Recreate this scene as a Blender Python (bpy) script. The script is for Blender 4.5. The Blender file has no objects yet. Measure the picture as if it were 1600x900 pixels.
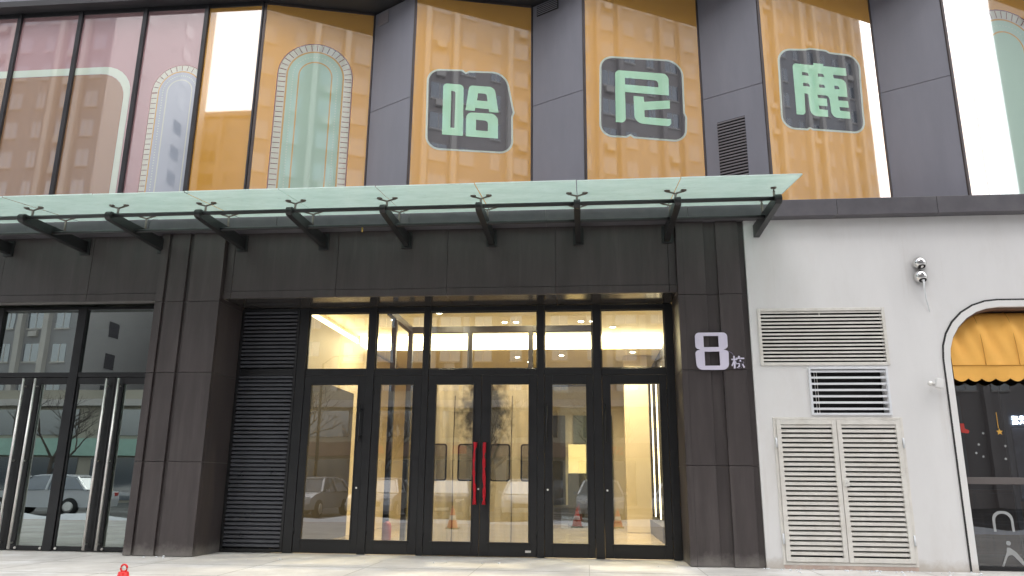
import bpy, bmesh, math, random
from mathutils import Vector, Matrix
R = math.radians
rnd = random.Random(7)
S = bpy.context.scene
COL = S.collection

# ------------------------------------------------------------------ camera
cam_d = bpy.data.cameras.new('camera')
cam = bpy.data.objects.new('camera', cam_d); COL.objects.link(cam)
def cam_matrix(yaw, pitch, roll, loc):
    cy, sy, cp, sp = math.cos(yaw), math.sin(yaw), math.cos(pitch), math.sin(pitch)
    f = Vector((sy*cp, cy*cp, sp)); r = Vector((cy, -sy, 0)); d = -(r.cross(f))
    c, s = math.cos(roll), math.sin(roll)
    r2 = c*r + s*d; d2 = -s*r + c*d
    m = Matrix((r2, -d2, -f)).transposed().to_4x4()
    m.translation = Vector(loc)
    return m
cam.matrix_world = cam_matrix(-0.0988298, 0.24928053, -0.00932839, (0, -11.5, 1.141))
cam_d.sensor_width = 36; cam_d.lens = 1187.94/1600*36
cam_d.clip_start = 0.05; cam_d.clip_end = 2000
S.camera = cam

# ------------------------------------------------------------------ sky, sun, exposure
SUN_EL, SUN_AZ = 50, 160          # azimuth measured from +Y clockwise (degrees)
W = bpy.data.worlds.new('World'); S.world = W; W.use_nodes = True
nt = W.node_tree; nt.nodes.clear()
sky = nt.nodes.new('ShaderNodeTexSky'); sky.sky_type = 'NISHITA'; sky.sun_disc = False
sky.sun_elevation = R(SUN_EL); sky.sun_rotation = R(SUN_AZ)
sky.air_density = 1.0; sky.dust_density = 4.0; sky.ozone_density = 1.0
hs = nt.nodes.new('ShaderNodeHueSaturation'); hs.inputs['Saturation'].default_value = 0.22
bg = nt.nodes.new('ShaderNodeBackground'); bg.inputs['Strength'].default_value = 0.15
wo = nt.nodes.new('ShaderNodeOutputWorld')
nt.links.new(sky.outputs[0], hs.inputs['Color']); nt.links.new(hs.outputs[0], bg.inputs['Color'])
nt.links.new(bg.outputs[0], wo.inputs['Surface'])
sl = bpy.data.lights.new('sun', 'SUN'); sl.energy = 0.6; sl.angle = R(70); sl.color = (1, .97, .93)
so = bpy.data.objects.new('sun', sl); COL.objects.link(so)
sd = Vector((math.sin(R(SUN_AZ))*math.cos(R(SUN_EL)), math.cos(R(SUN_AZ))*math.cos(R(SUN_EL)), math.sin(R(SUN_EL))))
so.rotation_euler = sd.to_track_quat('Z', 'Y').to_euler()
so.location = (30, -20, 60)
S.view_settings.view_transform = 'Standard'; S.view_settings.look = 'None'
S.view_settings.exposure = 1.75; S.view_settings.gamma = 1; S.view_settings.use_curve_mapping = False
S.render.engine = 'CYCLES'
S.cycles.max_bounces = 10; S.cycles.transparent_max_bounces = 16
S.cycles.sample_clamp_indirect = 6; S.cycles.caustics_reflective = False; S.cycles.caustics_refractive = False

# ------------------------------------------------------------------ helpers
def tag(o, label=None, cat=None, group=None, kind=None):
    if label: o['label'] = label
    if cat: o['category'] = cat
    if group: o['group'] = group
    if kind: o['kind'] = kind
    return o

def thing(name, loc, label, cat, group=None, rz=0):
    o = bpy.data.objects.new(name, None); COL.objects.link(o)
    o.location = loc; o.rotation_euler = (0, 0, rz); o.empty_display_size = .1
    o.matrix_world = Matrix.Translation(loc) @ Matrix.Rotation(rz, 4, 'Z')
    return tag(o, label, cat, group)

def world_inv(o):
    m = Matrix.Identity(4); chain = []
    while o: chain.append(o); o = o.parent
    for p in reversed(chain):
        m = m @ p.matrix_basis
    return m.inverted()

class MB:
    """collects shapes in world coordinates and links them as one mesh object"""
    def __init__(s): s.bm = bmesh.new()
    def verts(s, vs, fs):
        v = [s.bm.verts.new(p) for p in vs]
        for f in fs:
            try: s.bm.faces.new([v[i] for i in f])
            except ValueError: pass
        return v
    def box(s, x0, x1, y0, y1, z0, z1):
        s.verts([(x0,y0,z0),(x1,y0,z0),(x1,y1,z0),(x0,y1,z0),(x0,y0,z1),(x1,y0,z1),(x1,y1,z1),(x0,y1,z1)],
                [(3,2,1,0),(4,5,6,7),(0,1,5,4),(1,2,6,5),(2,3,7,6),(3,0,4,7)])
        return s
    def obox(s, A, u, s0, s1, n, n0, n1, z0, z1):
        """box on a vertical plane: A origin (x,y), u along, n normal"""
        P = lambda a, b, z: (A[0]+u[0]*a+n[0]*b, A[1]+u[1]*a+n[1]*b, z)
        s.verts([P(s0,n0,z0),P(s1,n0,z0),P(s1,n1,z0),P(s0,n1,z0),P(s0,n0,z1),P(s1,n0,z1),P(s1,n1,z1),P(s0,n1,z1)],
                [(3,2,1,0),(4,5,6,7),(0,1,5,4),(1,2,6,5),(2,3,7,6),(3,0,4,7)])
        return s
    def quad(s, *p): s.verts(p, [tuple(range(len(p)))]); return s
    def beam(s, a, b, w, h, up=(0,0,1)):
        a, b = Vector(a), Vector(b); d = (b-a).normalized(); up = Vector(up)
        r = d.cross(up).normalized(); u = r.cross(d)
        vs = []
        for p in (a, b):
            for i, j in ((-1,-1),(1,-1),(1,1),(-1,1)): vs.append(p + r*i*w/2 + u*j*h/2)
        s.verts(vs, [(3,2,1,0),(4,5,6,7),(0,1,5,4),(1,2,6,5),(2,3,7,6),(3,0,4,7)])
        return s
    def tube(s, pts, r, n=10, cap=True):
        pts = [Vector(p) for p in pts]; rings = []
        rr = r if isinstance(r, (list, tuple)) else [r]*len(pts)
        ref = Vector((0,0,1))
        for i, p in enumerate(pts):
            d = (pts[min(i+1,len(pts)-1)] - pts[max(i-1,0)]).normalized()
            a = ref if abs(d.dot(ref)) < .95 else Vector((1,0,0))
            x = d.cross(a).normalized(); y = d.cross(x)
            rings.append([s.bm.verts.new(p + (x*math.cos(2*math.pi*k/n) + y*math.sin(2*math.pi*k/n))*rr[i]) for k in range(n)])
        for i in range(len(rings)-1):
            for k in range(n):
                s.bm.faces.new((rings[i][k], rings[i][(k+1)%n], rings[i+1][(k+1)%n], rings[i+1][k])).smooth = True
        if cap:
            s.bm.faces.new(rings[0]); s.bm.faces.new(rings[-1])
        return s
    def lathe(s, prof, c, n=24, axis='Z'):
        rings = []
        for r, h in prof:
            ring = []
            for k in range(n):
                a = 2*math.pi*k/n
                p = (r*math.cos(a), r*math.sin(a), h)
                if axis == 'Y': p = (p[0], p[2], p[1])
                if axis == 'X': p = (p[2], p[0], p[1])
                ring.append(s.bm.verts.new((c[0]+p[0], c[1]+p[1], c[2]+p[2])))
            rings.append(ring)
        for i in range(len(rings)-1):
            for k in range(n):
                s.bm.faces.new((rings[i][k], rings[i][(k+1)%n], rings[i+1][(k+1)%n], rings[i+1][k])).smooth = True
        for q in (rings[0], rings[-1]):
            try: s.bm.faces.new(q)
            except ValueError: pass
        return s
    def build(s, name, m, parent=None, bevel=0, smooth=False):
        bmesh.ops.recalc_face_normals(s.bm, faces=s.bm.faces[:])
        me = bpy.data.meshes.new(name)
        if parent: s.bm.transform(world_inv(parent))
        s.bm.to_mesh(me); s.bm.free()
        if smooth:
            for p in me.polygons: p.use_smooth = True
        o = bpy.data.objects.new(name, me); COL.objects.link(o)
        for x in (m if isinstance(m, (list, tuple)) else [m]): me.materials.append(x)
        if parent: o.parent = parent
        if bevel:
            b = o.modifiers.new('bevel', 'BEVEL'); b.width = bevel; b.segments = 2
            b.limit_method = 'ANGLE'; b.angle_limit = R(40); b.harden_normals = False
        return o

def round_loop(pts, seg=7):
    """polygon with optional third value = corner radius"""
    out = []; n = len(pts)
    for i, p in enumerate(pts):
        P = Vector(p[:2]); r = p[2] if len(p) > 2 else 0
        if r <= 0: out.append(P); continue
        A = Vector(pts[i-1][:2]) - P; B = Vector(pts[(i+1) % n][:2]) - P
        la, lb = A.length, B.length; A.normalize(); B.normalize()
        ang = math.acos(max(-1, min(1, A.dot(B))))
        if ang > math.pi-.02: out.append(P); continue
        t = min(r/math.tan(ang/2), la*.49, lb*.49)
        a, b = P+A*t, P+B*t
        for k in range(seg+1):
            q = k/seg
            # conic blend close to a circular arc
            w = math.sin(ang/2)
            den = (1-q)**2 + 2*w*q*(1-q) + q*q
            out.append(((1-q)**2*a + 2*w*q*(1-q)*P + q*q*b)/den)
    return out

def fill(name, loops, depth, A, u, n, off, m, parent=None, kindless=True):
    """filled outline with holes on a vertical plane; extruded by depth starting 'off' along n"""
    cu = bpy.data.curves.new(name, 'CURVE'); cu.dimensions = '2D'; cu.fill_mode = 'BOTH'; cu.extrude = depth/2
    for lp in loops:
        q = round_loop(lp)
        sp = cu.splines.new('POLY'); sp.points.add(len(q)-1); sp.use_cyclic_u = True
        for i, p in enumerate(q): sp.points[i].co = (p[0], p[1], 0, 1)
    t = bpy.data.objects.new(name+'_tmp', cu); COL.objects.link(t)
    bpy.context.view_layer.update()
    me = bpy.data.meshes.new_from_object(t.evaluated_get(bpy.context.evaluated_depsgraph_get()))
    bpy.data.objects.remove(t); bpy.data.curves.remove(cu)
    inv = world_inv(parent) if parent else Matrix.Identity(4)
    for v in me.vertices:
        a, z, d = v.co
        d = off + depth/2 + d
        v.co = inv @ Vector((A[0]+u[0]*a+n[0]*d, A[1]+u[1]*a+n[1]*d, z))
    bm = bmesh.new(); bm.from_mesh(me)
    bmesh.ops.remove_doubles(bm, verts=bm.verts[:], dist=1e-5)
    bmesh.ops.recalc_face_normals(bm, faces=bm.faces[:]); bm.to_mesh(me); bm.free()
    me.materials.clear(); me.materials.append(m)
    o = bpy.data.objects.new(name, me); COL.objects.link(o)
    if parent: o.parent = parent
    return o

def kids(o): return [c for c in bpy.data.objects if c.parent == o]
def copy_tree(o, parent=None):
    c = o.copy(); COL.objects.link(c); c.parent = parent
    for ch in kids(o): copy_tree(ch, c)
    return c

# ------------------------------------------------------------------ materials
def mat(name, col, rough=.5, metal=0, ior=1.5, var=0, vscale=3, bump=0, bscale=30, stretch=(1,1,1), spec=None, dirt=None, dirt_scale=1.5, dirt_amt=.5, wave=0, coat=0, island=0, grime=None):
    m = bpy.data.materials.new(name); m.use_nodes = True
    N = m.node_tree.nodes; L = m.node_tree.links; b = N['Principled BSDF']
    b.inputs['Base Color'].default_value = (*col, 1); b.inputs['Roughness'].default_value = rough
    b.inputs['Metallic'].default_value = metal; b.inputs['IOR'].default_value = ior
    if coat: b.inputs['Coat Weight'].default_value = coat
    if spec is not None: b.inputs['Specular IOR Level'].default_value = spec
    if var or dirt or bump or wave:
        tc = N.new('ShaderNodeNewGeometry')
        mp = N.new('ShaderNodeMapping'); mp.inputs['Scale'].default_value = stretch
        L.new(tc.outputs['Position'], mp.inputs['Vector'])
    src = None
    if var:
        n1 = N.new('ShaderNodeTexNoise'); n1.inputs['Scale'].default_value = vscale; n1.inputs['Detail'].default_value = 6
        n1.inputs['Roughness'].default_value = .62
        L.new(mp.outputs[0], n1.inputs['Vector'])
        rp = N.new('ShaderNodeValToRGB'); e = rp.color_ramp.elements
        e[0].position = .3; e[1].position = .72
        e[0].color = (*[max(0, c*(1-var)) for c in col], 1); e[1].color = (*[min(1, c*(1+var)) for c in col], 1)
        L.new(n1.outputs['Fac'], rp.inputs[0]); src = rp.outputs[0]
        mr = N.new('ShaderNodeMapRange'); mr.inputs[3].default_value = max(0, rough-.1); mr.inputs[4].default_value = min(1, rough+.12)
        L.new(n1.outputs['Fac'], mr.inputs[0])
        if rough > .15: L.new(mr.outputs[0], b.inputs['Roughness'])
    if dirt:
        n2 = N.new('ShaderNodeTexNoise'); n2.inputs['Scale'].default_value = dirt_scale; n2.inputs['Detail'].default_value = 8
        n2.inputs['Roughness'].default_value = .7
        L.new(mp.outputs[0], n2.inputs['Vector'])
        r2 = N.new('ShaderNodeValToRGB'); e = r2.color_ramp.elements
        e[0].position = .5; e[0].color = (0,0,0,1); e[1].position = .75; e[1].color = (dirt_amt,)*3+(1,)
        L.new(n2.outputs['Fac'], r2.inputs[0])
        mx = N.new('ShaderNodeMix'); mx.data_type = 'RGBA'
        L.new(r2.outputs[0], mx.inputs[0])
        if src: L.new(src, mx.inputs[6])
        else: mx.inputs[6].default_value = (*col, 1)
        mx.inputs[7].default_value = (*dirt, 1); src = mx.outputs[2]
    if island or grime:
        ge = N.new('ShaderNodeNewGeometry')
    if island:
        hv = N.new('ShaderNodeHueSaturation'); mr2 = N.new('ShaderNodeMapRange'); mr2.inputs[3].default_value = 1-island; mr2.inputs[4].default_value = 1+island
        L.new(ge.outputs['Random Per Island'], mr2.inputs[0]); L.new(mr2.outputs[0], hv.inputs['Value'])
        if src: L.new(src, hv.inputs['Color'])
        else: hv.inputs['Color'].default_value = (*col, 1)
        src = hv.outputs[0]
    if grime:                                   # splash dirt along the foot and thin vertical drip stains
        gcol, gh, drip = grime
        sp = N.new('ShaderNodeSeparateXYZ'); L.new(ge.outputs['Position'], sp.inputs[0])
        gn = N.new('ShaderNodeTexNoise'); gn.inputs['Scale'].default_value = 5; gn.inputs['Detail'].default_value = 8; gn.inputs['Roughness'].default_value = .7
        L.new(ge.outputs['Position'], gn.inputs['Vector'])
        ad = N.new('ShaderNodeMath'); ad.operation = 'MULTIPLY_ADD'; ad.inputs[1].default_value = -gh*2.2; L.new(gn.outputs['Fac'], ad.inputs[0]); L.new(sp.outputs['Z'], ad.inputs[2])
        gr = N.new('ShaderNodeMapRange'); gr.inputs[1].default_value = -gh*.9; gr.inputs[2].default_value = gh*.1; gr.inputs[3].default_value = .75; gr.inputs[4].default_value = 0
        L.new(ad.outputs[0], gr.inputs[0])
        m1 = N.new('ShaderNodeMapping'); m1.inputs['Scale'].default_value = (9, 9, .35); L.new(ge.outputs['Position'], m1.inputs[0])
        dn = N.new('ShaderNodeTexNoise'); dn.inputs['Scale'].default_value = 1; dn.inputs['Detail'].default_value = 5; L.new(m1.outputs[0], dn.inputs['Vector'])
        dr = N.new('ShaderNodeMapRange'); dr.inputs[1].default_value = .62; dr.inputs[2].default_value = .80; dr.inputs[3].default_value = 0; dr.inputs[4].default_value = drip
        L.new(dn.outputs['Fac'], dr.inputs[0])
        mxm = N.new('ShaderNodeMath'); mxm.operation = 'MAXIMUM'; L.new(gr.outputs[0], mxm.inputs[0]); L.new(dr.outputs[0], mxm.inputs[1])
        mg = N.new('ShaderNodeMix'); mg.data_type = 'RGBA'; L.new(mxm.outputs[0], mg.inputs[0])
        if src: L.new(src, mg.inputs[6])
        else: mg.inputs[6].default_value = (*col, 1)
        mg.inputs[7].default_value = (*gcol, 1); src = mg.outputs[2]
    if src: L.new(src, b.inputs['Base Color'])
    if bump or wave:
        bp = N.new('ShaderNodeBump')
        n3 = N.new('ShaderNodeTexNoise'); n3.inputs['Scale'].default_value = bscale
        n3.inputs['Detail'].default_value = 5 if bump else 1
        bp.inputs['Strength'].default_value = 1; bp.inputs['Distance'].default_value = bump or wave
        L.new(tc.outputs['Position'], n3.inputs['Vector']); L.new(n3.outputs['Fac'], bp.inputs['Height'])
        L.new(bp.outputs[0], b.inputs['Normal'])
    return m

def emit(name, col, st):
    m = bpy.data.materials.new(name); m.use_nodes = True
    b = m.node_tree.nodes['Principled BSDF']
    b.inputs['Base Color'].default_value = (*col, 1)
    b.inputs['Emission Color'].default_value = (*col, 1); b.inputs['Emission Strength'].default_value = st
    return m

def clear_glass(name, tint=(.9,.93,.92), ior=1.9, wave=.00005, gloss=(1,1,1)):
    m = bpy.data.materials.new(name); m.use_nodes = True
    N = m.node_tree.nodes; L = m.node_tree.links; N.clear()
    o = N.new('ShaderNodeOutputMaterial'); mx = N.new('ShaderNodeMixShader'); fr = N.new('ShaderNodeFresnel')
    t = N.new('ShaderNodeBsdfTransparent'); g = N.new('ShaderNodeBsdfGlossy')
    fr.inputs['IOR'].default_value = ior; g.inputs['Roughness'].default_value = .0
    t.inputs['Color'].default_value = (*tint, 1); g.inputs['Color'].default_value = (*gloss, 1)
    ge = N.new('ShaderNodeNewGeometry'); n = N.new('ShaderNodeTexNoise'); n.inputs['Scale'].default_value = 1.6; n.inputs['Detail'].default_value = 1
    bp = N.new('ShaderNodeBump'); bp.inputs['Distance'].default_value = wave*8
    L.new(ge.outputs['Position'], n.inputs['Vector']); L.new(n.outputs['Fac'], bp.inputs['Height'])
    L.new(bp.outputs[0], g.inputs['Normal'])
    # the far face of each thin sheet only transmits (the near face already carries the reflection)
    iv = N.new('ShaderNodeMath'); iv.operation = 'SUBTRACT'; iv.inputs[0].default_value = 1; L.new(ge.outputs['Backfacing'], iv.inputs[1])
    ml = N.new('ShaderNodeMath'); ml.operation = 'MULTIPLY'; L.new(fr.outputs[0], ml.inputs[0]); L.new(iv.outputs[0], ml.inputs[1])
    L.new(ml.outputs[0], mx.inputs[0]); L.new(t.outputs[0], mx.inputs[1]); L.new(g.outputs[0], mx.inputs[2])
    L.new(mx.outputs[0], o.inputs['Surface'])
    return m

def frosted_glass(name):
    m = bpy.data.materials.new(name); m.use_nodes = True
    N = m.node_tree.nodes; L = m.node_tree.links; N.clear()
    o = N.new('ShaderNodeOutputMaterial')
    d = N.new('ShaderNodeBsdfDiffuse'); t = N.new('ShaderNodeBsdfTranslucent'); tr = N.new('ShaderNodeBsdfTransparent'); g = N.new('ShaderNodeBsdfGlossy')
    ge = N.new('ShaderNodeNewGeometry'); n = N.new('ShaderNodeTexNoise'); n.inputs['Scale'].default_value = 2.2; n.inputs['Detail'].default_value = 8; n.inputs['Roughness'].default_value = .7
    mp = N.new('ShaderNodeMapping'); mp.inputs['Scale'].default_value = (1, 2.2, 1)
    L.new(ge.outputs['Position'], mp.inputs[0]); L.new(mp.outputs[0], n.inputs['Vector'])
    rp = N.new('ShaderNodeValToRGB'); e = rp.color_ramp.elements
    e[0].position = .35; e[0].color = (.53,.70,.63,1); e[1].position = .62; e[1].color = (.64,.80,.74,1)
    L.new(n.outputs['Fac'], rp.inputs[0])
    n2 = N.new('ShaderNodeTexNoise'); n2.inputs['Scale'].default_value = 9; n2.inputs['Detail'].default_value = 8
    L.new(mp.outputs[0], n2.inputs['Vector'])
    r2 = N.new('ShaderNodeValToRGB'); e = r2.color_ramp.elements; e[0].position = .64; e[0].color = (0,0,0,1); e[1].position = .74; e[1].color = (.45,.45,.45,1)
    L.new(n2.outputs['Fac'], r2.inputs[0])
    mc = N.new('ShaderNodeMix'); mc.data_type = 'RGBA'; mc.inputs[7].default_value = (.3,.36,.33,1)
    L.new(r2.outputs[0], mc.inputs[0]); L.new(rp.outputs[0], mc.inputs[6])
    for x in (d, t): L.new(mc.outputs[2], x.inputs['Color'])
    tr.inputs['Color'].default_value = (.75,.9,.85,1); g.inputs['Roughness'].default_value = .12
    a = N.new('ShaderNodeMixShader'); a.inputs[0].default_value = .62; L.new(d.outputs[0], a.inputs[1]); L.new(t.outputs[0], a.inputs[2])
    b = N.new('ShaderNodeMixShader'); b.inputs[0].default_value = .05; L.new(a.outputs[0], b.inputs[1]); L.new(tr.outputs[0], b.inputs[2])
    fr = N.new('ShaderNodeFresnel'); fr.inputs['IOR'].default_value = 1.5
    c = N.new('ShaderNodeMixShader'); L.new(fr.outputs[0], c.inputs[0]); L.new(b.outputs[0], c.inputs[1]); L.new(g.outputs[0], c.inputs[2])
    L.new(c.outputs[0], o.inputs['Surface'])
    return m

GI = 3.9          # effective index of the coated printed glass
def printed(name, col, **k): return mat(name, col, rough=.02, ior=GI, wave=.00010, bscale=.8, **k)
M = {}
M['clad'] = mat('charcoal_cladding', (.056,.046,.046), .42, var=.22, vscale=2.2, stretch=(3,3,.35), dirt=(.10,.09,.086), dirt_scale=2.5, dirt_amt=.35, bump=.0006, bscale=90, island=.14, grime=((.20,.185,.17),.16,.22))
M['clad_in'] = mat('charcoal_channel', (.04,.034,.034), .5, var=.2)
M['joint'] = mat('joint_sealant', (.20,.19,.185), .7)
M['black'] = mat('black_door_frame', (.011,.0115,.013), .33, var=.2, vscale=6, bump=.0003, bscale=120)
M['black_louvre'] = mat('black_louvre_metal', (.075,.078,.09), .3, var=.15, vscale=4)
M['steel_black'] = mat('black_painted_steel', (.016,.016,.017), .4, var=.25, vscale=5)
M['grey_return'] = mat('grey_aluminium_sheet', (.222,.222,.262), .42, var=.08, vscale=1.3, stretch=(2,2,.4), bump=.0004, bscale=60)
M['ledge'] = mat('slate_grey_sheet', (.105,.10,.112), .45, var=.18, vscale=3, dirt=(.12,.115,.11), dirt_scale=3, dirt_amt=.4)
M['soffit'] = mat('dark_soffit_sheet', (.035,.034,.038), .5, var=.15)
M['white_wall'] = mat('white_render', (.72,.715,.71), .6, var=.035, vscale=1.1, stretch=(1.5,1.5,.5), dirt=(.58,.54,.5), dirt_scale=.8, dirt_amt=.35, bump=.0005, bscale=70, grime=((.47,.42,.36),.13,.22))
M['white_trim'] = mat('white_trim_paint', (.76,.755,.74), .45, var=.03, grime=((.47,.42,.36),.12,.15))
M['beige'] = mat('beige_painted_louvre', (.70,.68,.635), .48, var=.08, vscale=5, dirt=(.42,.36,.28), dirt_scale=4, dirt_amt=.35)
M['white_slat'] = mat('white_painted_slat', (.72,.74,.77), .4, var=.05)
M['void'] = mat('dark_duct_void', (.012,.011,.012), .9)
M['orange'] = printed('orange_printed_glass', (.84,.43,.075), var=.03, vscale=.6)
M['pink'] = printed('mauve_printed_glass', (.46,.27,.28))
M['tan'] = printed('tan_printed_glass', (.33,.185,.095))
M['cream_print'] = printed('cream_printed_glass', (.63,.66,.55))
M['mint'] = printed('mint_printed_glass', (.45,.66,.53))
M['mint_deep'] = printed('soft_mint_printed_glass', (.40,.60,.47))
M['mint_letter'] = printed('bright_mint_letter', (.50,.92,.62))
M['red_line'] = printed('rust_line_print', (.30,.10,.06))
M['ochre_line'] = printed('ochre_line_print', (.60,.36,.10))
M['navy'] = printed('slate_badge_print', (.022,.027,.036))
M['white_line'] = printed('pale_border_print', (.64,.74,.62))
M['blue_grey'] = printed('blue_grey_print', (.42,.47,.55))
M['frame_up'] = mat('bronze_window_frame', (.075,.062,.06), .4, metal=.3, var=.2)
M['mullion'] = mat('dark_mullion', (.03,.03,.034), .35, metal=.2, var=.2)
M['glass'] = clear_glass('clear_door_glass', ior=2.6)
M['glass_dark'] = clear_glass('tinted_storefront_glass', (.55,.6,.6), 4.0, gloss=(.86,.96,.92))
M['glass_shop'] = clear_glass('tinted_shop_glass', (.72,.76,.8), 2.2)
M['canopy'] = frosted_glass('frosted_green_canopy_glass')
M['canopy_top'] = clear_glass('clear_canopy_upper_face', (.93,.98,.96), 1.5)
M['canopy_edge'] = mat('polished_glass_edge', (.72,.88,.82), .15, var=.05)
M['steel'] = mat('brushed_stainless_steel', (.80,.78,.75), .48, metal=1, var=.08, vscale=12)
M['spider'] = mat('weathered_fitting_metal', (.22,.19,.17), .4, metal=.7, var=.2, vscale=20)
M['chrome'] = mat('polished_chrome', (.72,.71,.70), .1, metal=1)
M['sign_white'] = mat('white_acrylic_letter', (.70,.66,.80), .35, var=.03)
M['sign_side'] = mat('sign_letter_edge', (.25,.22,.32), .4)
M['red_cloth'] = mat('red_velvet_cloth', (.46,.008,.02), .85, var=.25, vscale=20, bump=.002, bscale=60)
M['curtain'] = mat('khaki_vinyl_curtain', (.54,.46,.34), .5, var=.12, vscale=2.5, stretch=(2,2,.6), bump=.004, bscale=14)
M['vinyl_win'] = mat('cloudy_vinyl_window', (.40,.36,.29), .2, var=.2, vscale=6)
M['rubber'] = mat('black_rubber_trim', (.012,.012,.012), .6)
M['awning'] = mat('golden_awning_canvas', (.80,.42,.085), .75, var=.09, vscale=1.6, bump=.0012, bscale=160)
M['awning_seam'] = mat('awning_seam_thread', (.52,.26,.04), .8)
M['wood_reveal'] = mat('brown_window_reveal', (.16,.09,.06), .5)
M['dark_room'] = mat('dark_room_wall', (.035,.036,.04), .7)
M['concrete'] = mat('pale_paving_concrete', (.56,.54,.51), .75, var=.2, vscale=1.0, dirt=(.78,.78,.78), dirt_scale=1.1, dirt_amt=.8, bump=.004, bscale=18)
M['plinth'] = mat('stained_concrete_plinth', (.50,.385,.33), .8, var=.2, vscale=5, dirt=(.7,.68,.64), dirt_scale=4, dirt_amt=.7)
M['asphalt'] = mat('wet_asphalt', (.06,.058,.056), .55, var=.3, vscale=2, dirt=(.55,.56,.58), dirt_scale=.35, dirt_amt=.9, bump=.006, bscale=25)
M['snow'] = mat('dirty_snow', (.72,.74,.77), .8, var=.12, vscale=4, bump=.02, bscale=9)
M['cream_wall'] = mat('cream_lobby_wall', (.66,.57,.41), .45, var=.06, vscale=1.5)
M['cream_ceiling'] = mat('cream_lobby_ceiling', (.72,.66,.50), .7)
M['lobby_floor'] = mat('polished_beige_stone', (.40,.32,.20), .16, var=.15, vscale=3)
M['lobby_dark'] = mat('dark_lobby_stone', (.03,.026,.024), .6, var=.3, vscale=3)
M['lobby_green'] = mat('green_grey_panel', (.10,.115,.08), .4, var=.1)
M['walnut'] = mat('walnut_lobby_panel', (.22,.12,.06), .4, var=.2, vscale=4, stretch=(4,4,.4))
M['cove'] = emit('warm_cove_light', (1,.83,.50), 4.2)
M['cove_side'] = emit('soft_warm_cove_light', (1,.84,.54), 2.0)
M['led'] = emit('warm_led_strip', (1,.80,.48), 2.2)
M['spot'] = emit('downlight_lamp', (1,.9,.7), 12)
M['lit_panel'] = emit('lit_display_panel', (.9,.72,.36), .22)
M['reflected_glow'] = emit('glowing_reflected_letter', (.9,.95,1), 2.2)  # glow standing in for a sign reflected in the shop glass
M['navy_panel'] = mat('dark_navy_panel', (.012,.02,.035), .4)
M['poster'] = mat('grey_blue_poster', (.20,.23,.30), .5, var=.25, vscale=4)
M['cone'] = mat('red_plastic_cone', (.80,.03,.025), .35, var=.08)
M['cone_band'] = mat('reflective_white_band', (.8,.8,.8), .3)
M['lock'] = mat('white_lock_plate', (.75,.74,.70), .35)
M['ext_red'] = mat('dark_red_extinguisher_paint', (.28,.012,.012), .3)
M['decal_red'] = mat('red_sticker', (.5,.05,.04), .4)
M['decal_gold'] = mat('gold_sticker', (.7,.4,.08), .4)
M['decal_white'] = mat('white_vinyl_marking', (.36,.37,.37), .5)

# ================================================================== SETTING: ground
g = MB(); g.box(-60, 60, -8.0, 16, -.25, 0.0); tag(g.build('pavement', M['concrete']), kind='structure')
g = MB()
for i in range(-20, 21): g.box(i*1.5-.004, i*1.5+.004, -7.98, -.02, .0005, .0022)
for j in range(6): 
    for i in range(-20, 20): g.box(i*1.5+.006, i*1.5+1.494, -.9-1.2*j-.004, -.9-1.2*j+.004, .0005, .0022)
tag(g.build('paving_joints', mat('paving_joint_grout', (.36,.34,.31), .85)), kind='structure')
g = MB(); g.box(-60, 60, -8.16, -8.003, -.28, .006); tag(g.build('kerb', M['plinth'], bevel=.015), kind='structure')
g = MB(); g.box(-300, 300, -300, 60, -.6, -.252); tag(g.build('road', M['asphalt']), kind='structure')

def up(n, b): return (n, b)
NY = (0, -1); UX = (1, 0)

# ================================================================== piers
def pier(strips, chans, x0, x1, yb, label, seams, thin):
    t = thing('cladding_pier', ((x0+x1)/2, 0, 0), label, 'pier')
    zs = [0.004] + seams + [5.108]
    for a, b in strips:
        p = MB()
        for i in range(len(zs)-1):
            p.box(a, b, 0.0, .06, zs[i]+.004, zs[i+1]-.004)
        p.build('face_panel', M['clad'], t, bevel=.004)
    for a, b in chans:
        p = MB()
        for i in range(len(zs)-1):
            p.box(a+.001, b-.001, .045, .075, zs[i]+.004, zs[i+1]-.004)
        p.build('recessed_channel', M['clad'], t)
    p = MB(); p.box(x0+.01, x1-.01, .062, yb, .003, 5.108)
    p.build('core', M['joint'], t)
    for xx, nm in ((x0, 0), (x1, 1)):
        p = MB()
        for i in range(len(zs)-1):
            p.box(xx-.001 if nm == 0 else xx-.009, xx+.009 if nm == 0 else xx+.001, .061, yb, zs[i]+.004, zs[i+1]-.004)
        p.build('side_panel', M['clad'], t)
    for xx in thin:
        p = MB(); p.box(xx-.003, xx+.003, -.0015, .004, .01, 5.1); p.build('joint_line', M['clad_in'], t)
    return t
pier([(-7.02,-6.893),(-6.837,-6.533),(-6.457,-5.92)], [(-6.893,-6.837),(-6.533,-6.457)], -7.02, -5.92, .9,
     'dark charcoal panelled pier between the glass storefront and the black louvre', [1.39, 2.78, 3.94], [])
pier([(1.42,1.84),(2.03,2.365)], [(1.84,2.03),(2.365,2.458)], 1.42, 2.458, .9,
     'dark charcoal panelled pier carrying the white number 8, beside the white wall', [1.39, 2.78, 3.94], [1.515])

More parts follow.
